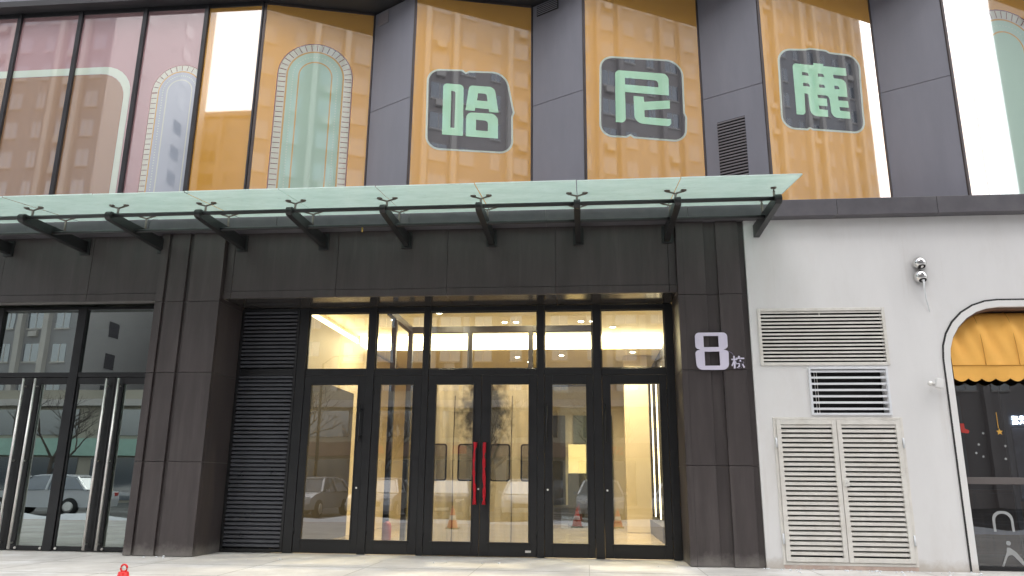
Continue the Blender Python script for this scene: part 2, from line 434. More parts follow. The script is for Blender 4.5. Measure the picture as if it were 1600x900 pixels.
# ================================================================== fascias
def fascia(x0, x1, seams, zb, label):
    t = thing('cladding_fascia', ((x0+x1)/2, .1, zb), label, 'fascia')
    xs = [x0] + seams + [x1]
    for i in range(len(xs)-1):
        p = MB(); p.box(xs[i]+.003, xs[i+1]-.003, .1, .13, zb+.125, 5.108); p.build('cladding_panel', M['clad'], t, bevel=.003)
        p = MB(); p.box(xs[i]+.003, xs[i+1]-.003, .09, .13, zb+.004, zb+.119); p.build('bottom_trim', M['clad'], t, bevel=.003)
    p = MB(); p.box(x0, x1, .132, .3, zb+.004, 5.108); p.build('backing', M['joint'], t)
    return t
fascia(-5.918, 1.418, [-5.78,-4.02,-2.2,-.46,1.3], 4.0, 'long charcoal fascia over the central entrance doors under the glass canopy')
fascia(-11.6, -7.022, [-9.88,-8.29], 3.985, 'charcoal fascia over the left glass storefront doors')
t = thing('entrance_soffit', (-2.2, .5, 4.0), 'dark glossy soffit over the recessed entrance doors', 'soffit')
M['soffit_gloss'] = mat('glossy_dark_soffit', (.04,.036,.035), .12, var=.2)
for a, b in ((-5.9,-4.02),(-4.014,-2.2),(-2.194,-.46),(-.454,1.4)):
    p = MB(); p.box(a, b, .14, 1.05, 4.0035, 4.06); p.build('soffit_panel', M['soffit_gloss'], t)
# building mass that closes the sky off behind the facade
t = thing('mall_building', (0, 8, 0), 'plain dark upper body of the building behind the printed glass', 'building')
p = MB(); p.box(-14, 12, 1.2, 13.5, 5.2, 12); p.build('upper_wall', M['soffit'], t)
p = MB(); p.box(-14, 12, 12.8, 13.4, 0.01, 5.19); p.build('rear_wall', M['soffit'], t)
p = MB(); p.box(-14, -11.6, .2, 12.79, .01, 5.19); p.build('left_wall', M['clad'], t)
p = MB(); p.box(11.6, 12, .4, 12.79, .01, 5.19); p.build('right_wall', M['clad'], t)

# ledge
t = thing('facade_ledge', (0, -.15, 5.11), 'long slate grey metal ledge under the printed upper windows', 'ledge')
xs = [-11.6,-9.4,-7.2,-5.0,-2.8,-.6,1.6,3.84,5.3,7.3,9.6]
for i in range(len(xs)-1):
    p = MB(); p.box(xs[i]+.003, xs[i+1]-.003, -.15, .95, 5.112, 5.38); p.build('ledge_panel', M['ledge'], t, bevel=.006)
p = MB(); p.box(-11.6, 9.6, -.135, .94, 5.118, 5.374); p.build('ledge_core', M['joint'], t)

# ================================================================== white wall with rounded window opening
WX0, WX1, WZ = 5.26, 7.62, 3.69
def arch_loop(x0, x1, z0, z1, r): return [(x0, z0), (x0, z1, r), (x1, z1, r), (x1, z0)]
t = thing('white_wall', (6, 0, 0), 'white rendered wall with vents and a rounded shop window', 'wall')
fill('wall_face', [[(2.462,.003),(5.155,.003),(5.155,3.80,.86),(7.74,3.80,.86),(7.74,.003),(11,.003),(11,5.108),(2.462,5.108)],
     [(2.60,2.86),(4.39,2.86),(4.39,3.68),(2.60,3.68)], [(3.27,2.13),(4.33,2.13),(4.33,2.79),(3.27,2.79)], [(2.73,.09),(4.45,.09),(4.45,2.04),(2.73,2.04)]],
     .3, (0,.005), UX, NY, -.3, M['white_wall'], t)
SHOP = thing('shop_window', (6.4, 0, 0), 'rounded shop window with white surround and a yellow awning inside', 'window')
fill('surround', [[(5.17,.003),(5.17,3.785,.85),(7.725,3.785,.85),(7.725,.003),(WX1,.003),(WX1,WZ,.78),(WX0,WZ,.78),(WX0,.003)]],
     .34, (0,.0), UX, NY, -.332, M['white_trim'], SHOP)
fill('seam', [[(5.151,.003),(5.151,3.806,.865),(7.744,3.806,.865),(7.744,.003),(7.722,.003),(7.722,3.782,.85),(5.173,3.782,.85),(5.173,.003)]],
     .02, (0,.012), UX, NY, 0, M['rubber'], SHOP)
fill('reveal_lining', [[(WX0,.02),(WX0,WZ,.78),(WX1,WZ,.78),(WX1,.02),(WX1-.02,.02),(WX1-.02,WZ-.025,.76),(WX0+.02,WZ-.025,.76),(WX0+.02,.02)]],
     .26, (0,0), UX, NY, -.31, M['wood_reveal'], SHOP)
p = MB(); p.box(WX0+.02, WX1-.02, .285, .295, .03, 3.66); p.build('pane', M['glass_shop'], SHOP)
p = MB(); p.box(WX0+.02, WX1-.02, .235, .30, 1.165, 1.262); p.build('rail', mat('grey_window_rail',(.13,.115,.11),.45), SHOP, bevel=.004)
p = MB(); p.box(WX0+.02, WX1-.02, .24, .30, .012, .06); p.build('bottom_rail', M['black'], SHOP, bevel=.004)
for sx in (6.05, 6.95):
    p = MB(); p.box(sx-.03, sx+.03, .30, .34, .06, 2.7); p.build('mullion', M['rubber'], SHOP)
# stickers and vinyl marks on the pane
def star(cx, cz, r, n=5): return [(cx+math.sin(math.pi*k/n)*(r if k%2==0 else r*.45), cz+math.cos(math.pi*k/n)*(r if k%2==0 else r*.45)) for k in range(2*n)]
A0 = (0,.285)
fill('star_sticker', [star(5.93,1.90,.05)], .003, A0, UX, NY, .001, M['decal_gold'], SHOP)
fill('ribbon_sticker', [[(5.915,1.95),(5.925,1.95),(5.925,2.18),(5.915,2.18)]], .003, A0, UX, NY, .001, M['decal_gold'], SHOP)
fill('stocking_sticker', [[(5.40,2.02),(5.455,2.02),(5.455,1.945,.02),(5.52,1.92,.025),(5.50,1.875,.02),(5.40,1.89,.02)]], .003, A0, UX, NY, .001, M['decal_red'], SHOP)
for q in ((5.62,1.72),(5.66,1.55),(5.98,1.70),(5.57,1.60),(5.96,1.52),(5.70,1.88)):
    fill('snowflake_sticker', [star(q[0],q[1],.022,6)], .003, A0, UX, NY, .001, M['decal_white'], SHOP)
fill('vinyl_arch_mark', [[(5.66,.52),(5.66,.80,.12),(5.94,.80,.12),(5.94,.52),(5.905,.52),(5.905,.765,.1),(5.695,.765,.1),(5.695,.52)]], .003, A0, UX, NY, .001, M['decal_white'], SHOP)
fill('vinyl_dot_mark', [[(5.80,.40,.025),(5.86,.40,.025),(5.86,.34,.025),(5.80,.34,.025)]], .003, A0, UX, NY, .001, M['decal_white'], SHOP)
fill('vinyl_curve_mark', [[(5.70,.06),(5.73,.06),(5.80,.20,.05),(5.86,.22,.05),(6.0,.06),(6.05,.06),(5.92,.25,.05),(5.84,.31),(5.80,.31),(5.79,.25,.05)]], .003, A0, UX, NY, .001, M['decal_white'], SHOP)
# shop interior
p = MB()
p.box(WX0-.3, 9.2, 5.0, 5.1, .01, 4.2); p.box(WX0-.4, WX0-.3, .36, 5.1, .01, 4.2); p.box(WX0-.4, 9.2, .36, 5.1, 4.2, 4.3); p.box(9.2, 9.3, .36, 5.1, .01, 4.3)
tag(p.build('shop_interior', M['dark_room']), kind='structure')
p = MB(); p.box(WX0-.3, 9.2, .345, 5.0, .004, .012); tag(p.build('shop_floor', M['lobby_dark']), kind='structure')
t = thing('shop_counter', (6.6, 3.2, .012), 'dim counter with coloured boxes seen inside the shop window', 'counter')
p = MB(); p.box(5.6, 7.6, 2.9, 3.5, .012, 1.02); p.box(5.55, 7.65, 2.85, 3.55, 1.022, 1.08); p.build('counter_body', M['walnut'], t, bevel=.01)
p = MB(); p.box(5.6, 7.5, 4.75, 4.98, 1.3, 2.9)
p.build('shelf_panel', mat('teal_shop_panel',(.06,.13,.15),.5,var=.3,vscale=2), t)
t = thing('reflected_sign', (7.2, 2.0, 1.9), 'small white glowing strokes on a dark panel at the right frame edge, imitating a reflected street sign', 'sign')  # strokes and panel behind the pane imitate the reflection of a street sign
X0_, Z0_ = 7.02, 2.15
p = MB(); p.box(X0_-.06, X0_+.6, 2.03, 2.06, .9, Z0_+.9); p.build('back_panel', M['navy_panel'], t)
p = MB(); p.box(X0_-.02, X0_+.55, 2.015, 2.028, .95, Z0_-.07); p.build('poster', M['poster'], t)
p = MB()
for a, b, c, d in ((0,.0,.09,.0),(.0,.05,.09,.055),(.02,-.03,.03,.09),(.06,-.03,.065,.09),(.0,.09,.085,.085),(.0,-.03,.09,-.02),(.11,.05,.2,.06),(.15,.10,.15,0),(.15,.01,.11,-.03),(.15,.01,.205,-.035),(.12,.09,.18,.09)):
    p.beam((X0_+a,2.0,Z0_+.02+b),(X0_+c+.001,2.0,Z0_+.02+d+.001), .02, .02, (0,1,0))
p.build('lettering', M['reflected_glow'], t)
# awning
AW = thing('shop_awning', (6.4, .2, 2.6), 'golden yellow fabric awning with scalloped hem inside the shop window', 'awning')
n = 16; nx = 48; x0, x1 = WX0+.025, WX1-.025
prof = []
for i in range(n+1):
    q = i/n*math.pi/2
    prof.append((.27 - .25*math.sin(q)**1.1*1.0, 2.83 + .82*math.cos(q)**1.0))
prof = [(max(.0, y), z) for y, z in prof]
p = MB(); rows = []
for (y, z) in prof:
    rows.append([p.bm.verts.new((x0+(x1-x0)*k/nx, max(.004, y + (.055*math.sin(k/nx*math.pi*5)**2 + .02*math.sin(k*1.3+z*5))*math.sin(math.pi*min(1,max(0,(3.65-z)/.82)))), z)) for k in range(nx+1)])
for i in range(n):
    for k in range(nx): p.bm.faces.new((rows[i][k], rows[i][k+1], rows[i+1][k+1], rows[i+1][k])).smooth = True
p.build('canvas', M['awning'], AW)
p = MB(); nv = 240; top = []; bot = []
for k in range(nv+1):
    x = x0+(x1-x0)*k/nv; sc = abs(math.sin((x-x0)/.19*math.pi))
    yy = prof[-1][0] + .012*math.sin(x*9)
    top.append(p.bm.verts.new((x, prof[-1][0], 2.829))); bot.append(p.bm.verts.new((x, yy, 2.64 - .045*sc)))
for k in range(nv): p.bm.faces.new((top[k], top[k+1], bot[k+1], bot[k]))
o = p.build('valance', M['awning'], AW); sm = o.modifiers.new('solid','SOLIDIFY'); sm.thickness = .006
for k in range(1, 5):
    x = x0+(x1-x0)*k/5
    p = MB(); p.tube([(x, max(.003,y-.004), z+.004) for y, z in prof], .005, 6); p.build('seam', M['awning_seam'], AW)
p = MB(); p.tube([(x0, prof[-1][0]-.004, 2.83),(x1, prof[-1][0]-.004, 2.83)], .006, 6); p.build('hem_seam', M['awning_seam'], AW)

# ---- vents on the white wall
def slats(name, x0, x1, z0, z1, n, mtl, par, y0=.02, dep=.05, th=.011, tilt=.6):
    p = MB(); pitch = (z1-z0)/n
    for i in range(n):
        zc = z0 + pitch*(i+.5); hz = pitch*tilt/2
        p.verts([(x0,y0,zc-hz),(x1,y0,zc-hz),(x1,y0+dep,zc+hz),(x0,y0+dep,zc+hz),(x0,y0,zc-hz+th),(x1,y0,zc-hz+th),(x1,y0+dep,zc+hz+th),(x0,y0+dep,zc+hz+th)],
                [(3,2,1,0),(4,5,6,7),(0,1,5,4),(1,2,6,5),(2,3,7,6),(3,0,4,7)])
    return p.build(name, mtl, par)
def frame(name, x0, x1, z0, z1, w, mtl, par, y0=-.012, y1=.06, bevel=.004):
    p = MB(); p.box(x0, x0+w, y0, y1, z0, z1); p.box(x1-w, x1, y0, y1, z0, z1)
    p.box(x0+w, x1-w, y0, y1, z1-w, z1); p.box(x0+w, x1-w, y0, y1, z0, z0+w)
    return p.build(name, mtl, par, bevel=bevel)
t = thing('wall_vent', (3.5, 0, 2.84), 'wide beige louvred vent, uppermost on the white wall', 'vent')
frame('vent_frame', 2.575, 4.415, 2.838, 3.702, .045, M['beige'], t)
slats('louvre_slats', 2.621, 4.369, 2.884, 3.656, 14, M['beige'], t, y0=.0, dep=.05, th=.027, tilt=.16)
p = MB(); p.box(2.621, 4.369, .09, .1, 2.884, 3.656); p.build('duct_back', M['void'], t)
p = MB(); p.box(3.47, 3.482, -.003, 0.0, 3.58, 3.656); p.build('slat_tie', M['beige'], t)
t = thing('wall_vent', (3.8, 0, 2.11), 'black opening with spaced white slats above the louvred cabinet doors', 'vent')
frame('vent_frame', 3.245, 4.365, 2.112, 2.812, .032, M['white_slat'], t, y0=-.02)
slats('louvre_slats', 3.278, 4.332, 2.145, 2.78, 7, M['white_slat'], t, y0=-.005, dep=.03, th=.03, tilt=.06)
p = MB(); p.box(3.278, 4.332, .2, .21, 2.145, 2.78); p.build('duct_back', M['void'], t)
for xx in (3.335, 3.37):
    p = MB(); p.box(xx, xx+.007, .04, .05, 2.145, 2.78); p.build('inner_rod', M['steel'], t)
t = thing('louvre_cabinet', (3.58, 0, 0), 'beige double louvred cabinet doors at the foot of the white wall', 'cabinet')
frame('outer_frame', 2.688, 4.492, .055, 2.082, .038, M['beige'], t, y0=-.006, y1=.05)
for a, b in ((2.73, 3.566), (3.574, 4.449)):
    d = frame('cabinet_door', a, b, .098, 2.04, .062, M['beige'], t, y0=-.02, y1=.03)
    slats('louvre_slats', a+.063, b-.063, .162, 1.976, 27, M['beige'], d, y0=-.008, dep=.04, th=.034, tilt=.24)
    p = MB(); p.box(a+.063, b-.063, .05, .06, .162, 1.976); p.build('door_back', M['void'], d)
    if a > 3.5:
        p = MB(); p.box(3.60, 3.67, -.034, -.021, 1.12, 1.215); p.build('lock_plate', M['lock'], d, bevel=.003)
        p = MB(); p.tube([(3.635,-.034,1.165),(3.635,-.05,1.165)], .012, 10); p.build('lock_knob', M['steel'], d)
for hx, hz in ((2.712, .4),(2.712, 1.72),(4.468, .4),(4.468,1.72)):
    p = MB(); p.tube([(hx,-.018,hz-.07),(hx,-.018,hz+.07)], .014, 8); p.build('hinge', M['white_slat'], t)
p = MB(); p.box(2.70, 4.48, -.004, .04, .004, .052); p.build('plinth', M['plinth'], t)
# ball vents
for i, (z, lb) in enumerate(((4.365,'upper polished steel ball vent on the white wall'),(4.155,'lower polished steel ball vent with an icicle streak beneath it'))):
    t = thing('ball_vent', (4.985-.01*i, 0, z), lb, 'vent', 'steel ball vents on the white wall')
    c = (4.985-.01*i, -.03, z)
    p = MB()
    prof_b = [(.098*math.sin(a), -.098*math.cos(a)) for a in [math.pi*k/16 for k in range(0, 11)]]
    prof_b[0] = (.002, -.098)
    p.lathe(prof_b, c, 28, 'Y'); p.build('shell', M['chrome'], t)
    p = MB(); p.lathe([(.105,.018),(.105,.034)], (c[0],-.0,c[2]), 28, 'Y'); p.build('wall_flange', M['chrome'], t)
    # dark mouth, a tilted elliptical cap set just proud of the shell
    p = MB(); dr = Vector((0.08,-.62,-.78)).normalized(); e1 = Vector((1,0,0)); e1 = (e1-dr*e1.dot(dr)).normalized(); e2 = dr.cross(e1)
    ring = [Vector(c)+dr*.084+ (e1*math.cos(2*math.pi*k/20)*.056+e2*math.sin(2*math.pi*k/20)*.044) for k in range(20)]
    ring2 = [Vector(c)+dr*.095+ (e1*math.cos(2*math.pi*k/20)*.050+e2*math.sin(2*math.pi*k/20)*.038) for k in range(20)]
    p.verts(ring+ring2, [(k,(k+1)%20,20+(k+1)%20,20+k) for k in range(20)]+[tuple(range(20,40))]); p.build('mouth', M['void'], t)
    if i == 1:
        p = MB(); p.tube([(4.985,-.10,4.09),(4.995,-.07,3.98),(5.02,-.03,3.82),(5.055,-.006,3.62)], [.014,.012,.009,.004], 8)
        p.build('icicle', mat('cloudy_ice',(.82,.84,.86),.25), t)
# security camera / lamp bracket
t = thing('security_camera', (5.0, 0, 2.55), 'small white wall camera with round knob beside the rounded shop window', 'camera')
p = MB(); p.beam((5.00,-.10,2.49),(5.03,-.10,2.62), .10, .085, (0,1,0)); p.build('housing', M['white_trim'], t, bevel=.01)
p = MB(); p.lathe([(.002,-.038),(.022,-.031),(.035,-.012),(.038,0),(.035,.012),(.022,.031),(.002,.038)], (4.90,-.09,2.555), 16, 'X'); p.build('ball_joint', M['steel'], t)
p = MB(); p.tube([(4.90,-.09,2.555),(5.0,-.085,2.55)], .012, 8); p.tube([(4.98,-.08,2.56),(4.98,.006,2.56)], .015, 8); p.build('bracket', M['white_trim'], t)

# ---- number sign on the right pier
t = thing('building_number', (1.9, -.05, 2.8), 'raised pale lilac number 8 with a small character beside it', 'sign')
E8 = [[(1.632,3.335,.06),(2.105,3.335,.065),(2.105,3.10,.055),(2.035,3.08),(2.112,3.055,.05),(2.105,2.775,.09),(1.64,2.775,.09),(1.625,3.055,.05),(1.70,3.08),(1.632,3.10,.055)],
      [(1.755,3.285),(1.975,3.285),(1.975,3.115),(1.755,3.115)], [(1.76,3.048),(1.98,3.048),(1.98,2.835),(1.76,2.835)]]
fill('digit', E8, .02, (0,-.028), UX, NY, 0, M['sign_white'], t)
fill('digit_side', E8, .024, (0,-.0035), UX, NY, 0, M['sign_side'], t)
cu = bpy.data.curves.new('c', 'FONT'); cu.body = '\u680b'; cu.size = .215; cu.extrude = .012; cu.offset = .0035
o = bpy.data.objects.new('c', cu); COL.objects.link(o); bpy.context.view_layer.update()
me = bpy.data.meshes.new_from_object(o.evaluated_get(bpy.context.evaluated_depsgraph_get())); bpy.data.objects.remove(o)
xs_ = [v.co.x for v in me.vertices]; ys_ = [v.co.y for v in me.vertices]
cx0, cx1, cy0, cy1 = min(xs_), max(xs_), min(ys_), max(ys_)
inv = world_inv(t)
for v in me.vertices:
    v.co = inv @ Vector((2.145+(v.co.x-cx0)/(cx1-cx0)*.195, -.022-v.co.z, 2.793+(v.co.y-cy0)/(cy1-cy0)*.19))
me.materials.clear(); me.materials.append(M['sign_white'])
o = bpy.data.objects.new('character', me); COL.objects.link(o); o.parent = t
p = MB()
p.tube([(2.10,-.03,3.06),(2.16,-.02,3.03),(2.19,-.01,2.99)], .0035, 6); p.build('wire', M['sign_side'], t)
for q in ((1.70,2.9),(2.05,3.2),(2.2,2.88)):
    pass

# ================================================================== upper sawtooth facade
FX = [-5.70, -2.93, .02, 2.95, 5.89, 8.83]; BX = [-3.79, -.87, 2.06, 4.99, 7.95]
FY, BY, ZB, ZT = .1, .62, 5.384, 9.51
HA_BADGE = [(0.284,8.062,.22),(0.872,8.101,.037),(0.937,8.054),(1.002,8.090,.018),(1.636,8.125,.275),(1.785,7.374,.037),(1.756,7.285),(1.772,6.616,.22),(0.306,6.592,.22)]
HA = [[(0.552,7.828,.073),(0.906,7.828,.073),(0.917,6.86),(0.559,6.86)],[(0.694,7.692),(0.769,7.692,.046),(0.767,6.998),(0.697,6.998)],
      [(1.002,7.828,.073),(1.448,7.832,.11),(1.525,7.348),(1.36,7.348),(1.351,7.405),(1.118,7.405),(1.112,7.348),(0.948,7.348)],
      [(1.16,7.69),(1.31,7.69,.046),(1.328,7.55),(1.143,7.55)],
      [(0.961,7.312,.11),(1.515,7.322,.128),(1.52,6.86),(0.965,6.86)],[(1.137,7.18),(1.343,7.18,.064),(1.342,6.985),(1.137,6.985)]]
NI_BADGE = [(0.316,8.175,.22),(1.761,8.225,.275),(1.751,7.248,.027),(1.786,7.166,.037),(1.758,6.727,.22),(0.863,6.729,.027),(0.796,6.769),(0.726,6.73,.027),(0.282,6.71,.2)]
NI = [[(0.56,7.945,.082),(1.508,7.96,.11),(1.5,7.55),(0.724,7.545),(0.723,6.975,.082),(0.548,6.975)],[(0.73,7.812),(1.316,7.815,.092),(1.317,7.688),(0.728,7.688)],
      [(0.871,7.485),(1.048,7.485),(1.054,7.392),(1.512,7.459),(1.505,7.305),(1.055,7.237),(1.054,7.11),(1.517,7.11),(1.513,6.975,.082),(0.877,6.985,.147)]]
LU_BADGE = [(0.328,8.162,.238),(0.811,8.205,.018),(0.906,8.234,.037),(1.183,8.224,.037),(1.252,8.188,.018),(1.782,8.178,.256),(1.756,7.708),(1.74,7.161,.037),(1.732,6.769,.22),(0.817,6.76,.018),(0.769,6.781),(0.716,6.75,.018),(0.29,6.747,.238)]
LU = [[(0.555,7.93,.064),(0.933,7.93),(0.936,7.97),(1.111,7.97),(1.109,7.93),(1.518,7.93),(1.514,7.786),(1.269,7.786),(1.276,7.72,.018),(1.493,7.72,.11),(1.492,7.392),(1.318,7.392),(1.32,7.318),(1.491,7.318),(1.492,7.198),(1.324,7.198),(1.332,7.132),(1.502,7.128),(1.5,6.997),(1.172,6.997,.11),(1.161,7.39,.073),(0.952,7.388),(0.958,7.33),(1.114,7.33),(1.111,7.193),(0.952,7.191),(0.963,7.128),(1.11,7.124),(1.105,6.998),(0.799,6.998,.11),(0.786,7.39,.073),(0.722,7.392),(0.706,7.0,.064),(0.55,6.997)],
      [(0.713,7.783),(0.813,7.783,.046),(0.833,7.723),(0.712,7.723)],[(0.997,7.783),(1.092,7.783,.046),(1.111,7.725),(0.997,7.725)],
      [(0.713,7.586),(0.814,7.586,.046),(0.835,7.526),(0.714,7.526)],[(0.999,7.583),(1.093,7.583,.046),(1.107,7.524),(1.0,7.524)],[(1.273,7.587),(1.349,7.587,.046),(1.365,7.523),(1.271,7.523)]]
def offset_loop(pts, d):
    q0 = round_loop(pts); q = [q0[0]]
    for p_ in q0[1:]:
        if (p_-q[-1]).length > .004: q.append(p_)
    if (q[0]-q[-1]).length < .004: q.pop()
    n = len(q); out = []
    cx = sum(p.x for p in q)/n; cz = sum(p.y for p in q)/n
    # signed area for orientation
    ar = sum(q[i-1].x*q[i].y-q[i].x*q[i-1].y for i in range(n))
    sg = 1 if ar > 0 else -1
    for i in range(n):
        a = q[i]-q[i-1]; b = q[(i+1)%n]-q[i]
        na = Vector((a.y,-a.x)); nb = Vector((b.y,-b.x))
        nn = (na.normalized() if na.length > 1e-6 else Vector((0,0)))+(nb.normalized() if nb.length > 1e-6 else Vector((0,0)))
        nn = nn.normalized() if nn.length > 1e-6 else Vector((0,0))
        out.append((q[i].x+nn.x*d*sg, q[i].y+nn.y*d*sg))
    return out

def arch_ring(c, zs, r0, r1, zb):
    """closed outline of an arch band between radius r0 and r1 (r1 None = solid)"""
    N = 28; o = [(c-r0, zb)] + [(c-r0*math.cos(math.pi*k/N), zs+r0*math.sin(math.pi*k/N)) for k in range(N+1)] + [(c+r0, zb)]
    if r1 is None: return o
    return o + [(c+r1, zb)] + [(c+r1*math.cos(math.pi*k/N), zs+r1*math.sin(math.pi*k/N)) for k in range(N+1)] + [(c-r1, zb)]

def arch_graphic(A, u, n, c, zs, zb, par, blue=False, clip=None, step=.098, scale=1.0):
    inner = M['blue_grey'] if blue else M['mint']; inner2 = M['blue_grey'] if blue else M['mint_deep']
    k = scale
    cl = lambda pts: [(min(a, clip), z) for a, z in pts] if clip else pts
    fill('arch_outline', [cl(arch_ring(c, zs, .66*k, .64*k, zb))], .002, A, u, n, .001, M['red_line'], par)
    fill('tile_band', [cl(arch_ring(c, zs, .64*k, .505*k, zb))], .002, A, u, n, .001, M['cream_print'], par)
    fill('ochre_line', [cl(arch_ring(c, zs, .505*k, .475*k, zb))], .002, A, u, n, .001, M['ochre_line'], par)
    fill('mint_band', [cl(arch_ring(c, zs, .475*k, .30*k, zb))], .002, A, u, n, .001, inner, par)
    fill('inner_line', [cl(arch_ring(c, zs, .30*k, .275*k, zb))], .002, A, u, n, .001, M['cream_print'] if blue else M['ochre_line'], par)
    fill('inner_field', [cl(arch_ring(c, zs, .275*k, None, zb))], .002, A, u, n, .001, inner2, par)
    # tile joints and bead dots, printed on the bands
    p = MB(); P = lambda a, z, d: (A[0]+u[0]*a+n[0]*d, A[1]+u[1]*a+n[1]*d, z)
    def bar(a0, z0, a1, z1, w):
        if clip and max(a0, a1) > clip: return
        d = Vector((a1-a0, z1-z0)).normalized(); q = Vector((-d.y, d.x))*w/2
        p.quad(P(a0-q.x,z0-q.y,.0045),P(a1-q.x,z1-q.y,.0045),P(a1+q.x,z1+q.y,.0045),P(a0+q.x,z0+q.y,.0045))
    z = zb + .03
    while z < zs:
        for sg in (-1, 1): bar(c+sg*.515*k, z, c+sg*.635*k, z, .014)
        z += step
    m_ = int(math.pi*.575*k/step)
    for i in range(m_+1):
        a = math.pi*(i)/m_; bar(c-.515*k*math.cos(a), zs+.515*k*math.sin(a), c-.635*k*math.cos(a), zs+.635*k*math.sin(a), .014)
    p.build('tile_joints', M['red_line'], par)
    p = MB()
    def dot(a, z):
        if clip and a > clip-.01: return
        p.verts([P(a+.012*math.cos(q*math.pi/3), z+.012*math.sin(q*math.pi/3), .0045) for q in range(6)], [tuple(range(6))])
    z = zb+.04
    while z < zs:
        for sg in (-1, 1): dot(c+sg*.388*k, z)
        z += .05
    for i in range(25):
        a = math.pi*i/24; dot(c-.388*k*math.cos(a), zs+.388*k*math.sin(a))
    p.build('bead_dots', M['white_line'], par)

labs = ['orange printed window with a tall mint arch, left of the character panels',
        'orange printed window bearing the first character, made of three mint blocks',
        'orange printed window bearing the middle character badge with open strokes',
        'orange printed window bearing the third, most complex character badge',
        'orange printed window with a mint arch, at the far right above the white wall']
chars = [None, (HA_BADGE, HA), (NI_BADGE, NI), (LU_BADGE, LU), None]
for k in range(5):
    A = (FX[k], FY); B = (BX[k], BY); Lg = math.hypot(B[0]-A[0], B[1]-A[1]); u = ((B[0]-A[0])/Lg, (B[1]-A[1])/Lg); nrm = (u[1], -u[0])
    t = thing('printed_window', ((A[0]+B[0])/2, (A[1]+B[1])/2, ZB), labs[k], 'window', 'printed windows of the sawtooth upper facade')
    p = MB(); p.obox(A, u, .045, Lg-.03, nrm, -.03, 0, ZB, ZT); p.build('pane', M['orange'], t)
    p = MB(); p.obox(A, u, 0, .044, nrm, -.06, .02, ZB, ZT); p.obox(A, u, Lg-.029, Lg-.002, nrm, -.04, .012, ZB, ZT)
    p.obox(A, u, .0445, Lg-.0295, nrm, -.04, .012, ZT-.02, ZT+.03)
    p.build('window_frame', M['frame_up'], t, bevel=.003)
    if chars[k]:
        bd, ch = chars[k]
        b = fill('badge_border', [offset_loop(bd, .022)], .0022, A, u, nrm, .0008, M['white_line'], t)
        b = fill('badge', [offset_loop(bd, -.012)], .0022, A, u, nrm, .0035, M['navy'], t)
        fill('character', ch, .0022, A, u, nrm, .0062, M['mint_letter'], b)
    elif k == 0:
        arch_graphic(A, u, nrm, .985, 8.13, ZB+.02, t)
    else:
        arch_graphic(A, u, nrm, 1.10, 8.10, ZB+.02, t, scale=1.12)
rl = ['grey metal return panel with a small vent plate at its top', 'grey metal return panel between the first and middle character windows',
      'grey metal return panel with a slatted vent grille', 'wide grey metal return panel right of the third character window', 'grey metal return panel at the far right end']
for k in range(5):
    A = (BX[k], BY); B = (FX[k+1], FY); Lg = math.hypot(B[0]-A[0], B[1]-A[1]); u = ((B[0]-A[0])/Lg, (B[1]-A[1])/Lg); nrm = (u[1], -u[0])
    t = thing('cladding_return', ((A[0]+B[0])/2, (A[1]+B[1])/2, ZB), rl[k], 'cladding panel', 'grey returns of the sawtooth upper facade')
    for z0, z1 in ((ZB, 7.52), (7.528, ZT)):
        p = MB(); p.obox(A, u, .004, Lg-.005, nrm, -.03, 0, z0, z1); p.build('sheet_panel', M['grey_return'], t, bevel=.003)
    p = MB(); p.obox(A, u, .004, Lg-.005, nrm, -.05, -.032, ZB, ZT); p.build('backing', M['joint'], t)
    if k == 2:
        s0, s1, z0, z1 = .23, .70, 5.6, 7.03
        g_ = MB(); g_.obox(A, u, s0, s1, nrm, .0005, .003, z0, z1); vg = g_.build('vent_grille', M['void'], t)
        g_ = MB(); nS = 27
        for i in range(nS):
            z = z0+(z1-z0)*(i+.5)/nS; g_.obox(A, u, s0, s1, nrm, .004, .016, z-.011, z+.011)
        g_.build('grille_slats', mat('pale_grille_slat',(.20,.185,.20),.45), vg)
    if k == 0:
        g_ = MB(); g_.obox(A, u, .10, .36, nrm, .0005, .02, 9.22, 9.46); g_.build('vent_plate', mat('pale_vent_plate',(.24,.22,.24),.4), t, bevel=.004)
    if k == 1:
        g_ = MB(); g_.obox(A, u, .10, .55, nrm, .0005, .015, 9.27, 9.47); vg = g_.build('vent_grille', M['void'], t)
        g_ = MB()
        for i in range(5): g_.obox(A, u, .11, .54, nrm, .016, .024, 9.285+i*.037, 9.30+i*.037)
        g_.build('grille_slats', M['grey_return'], vg)

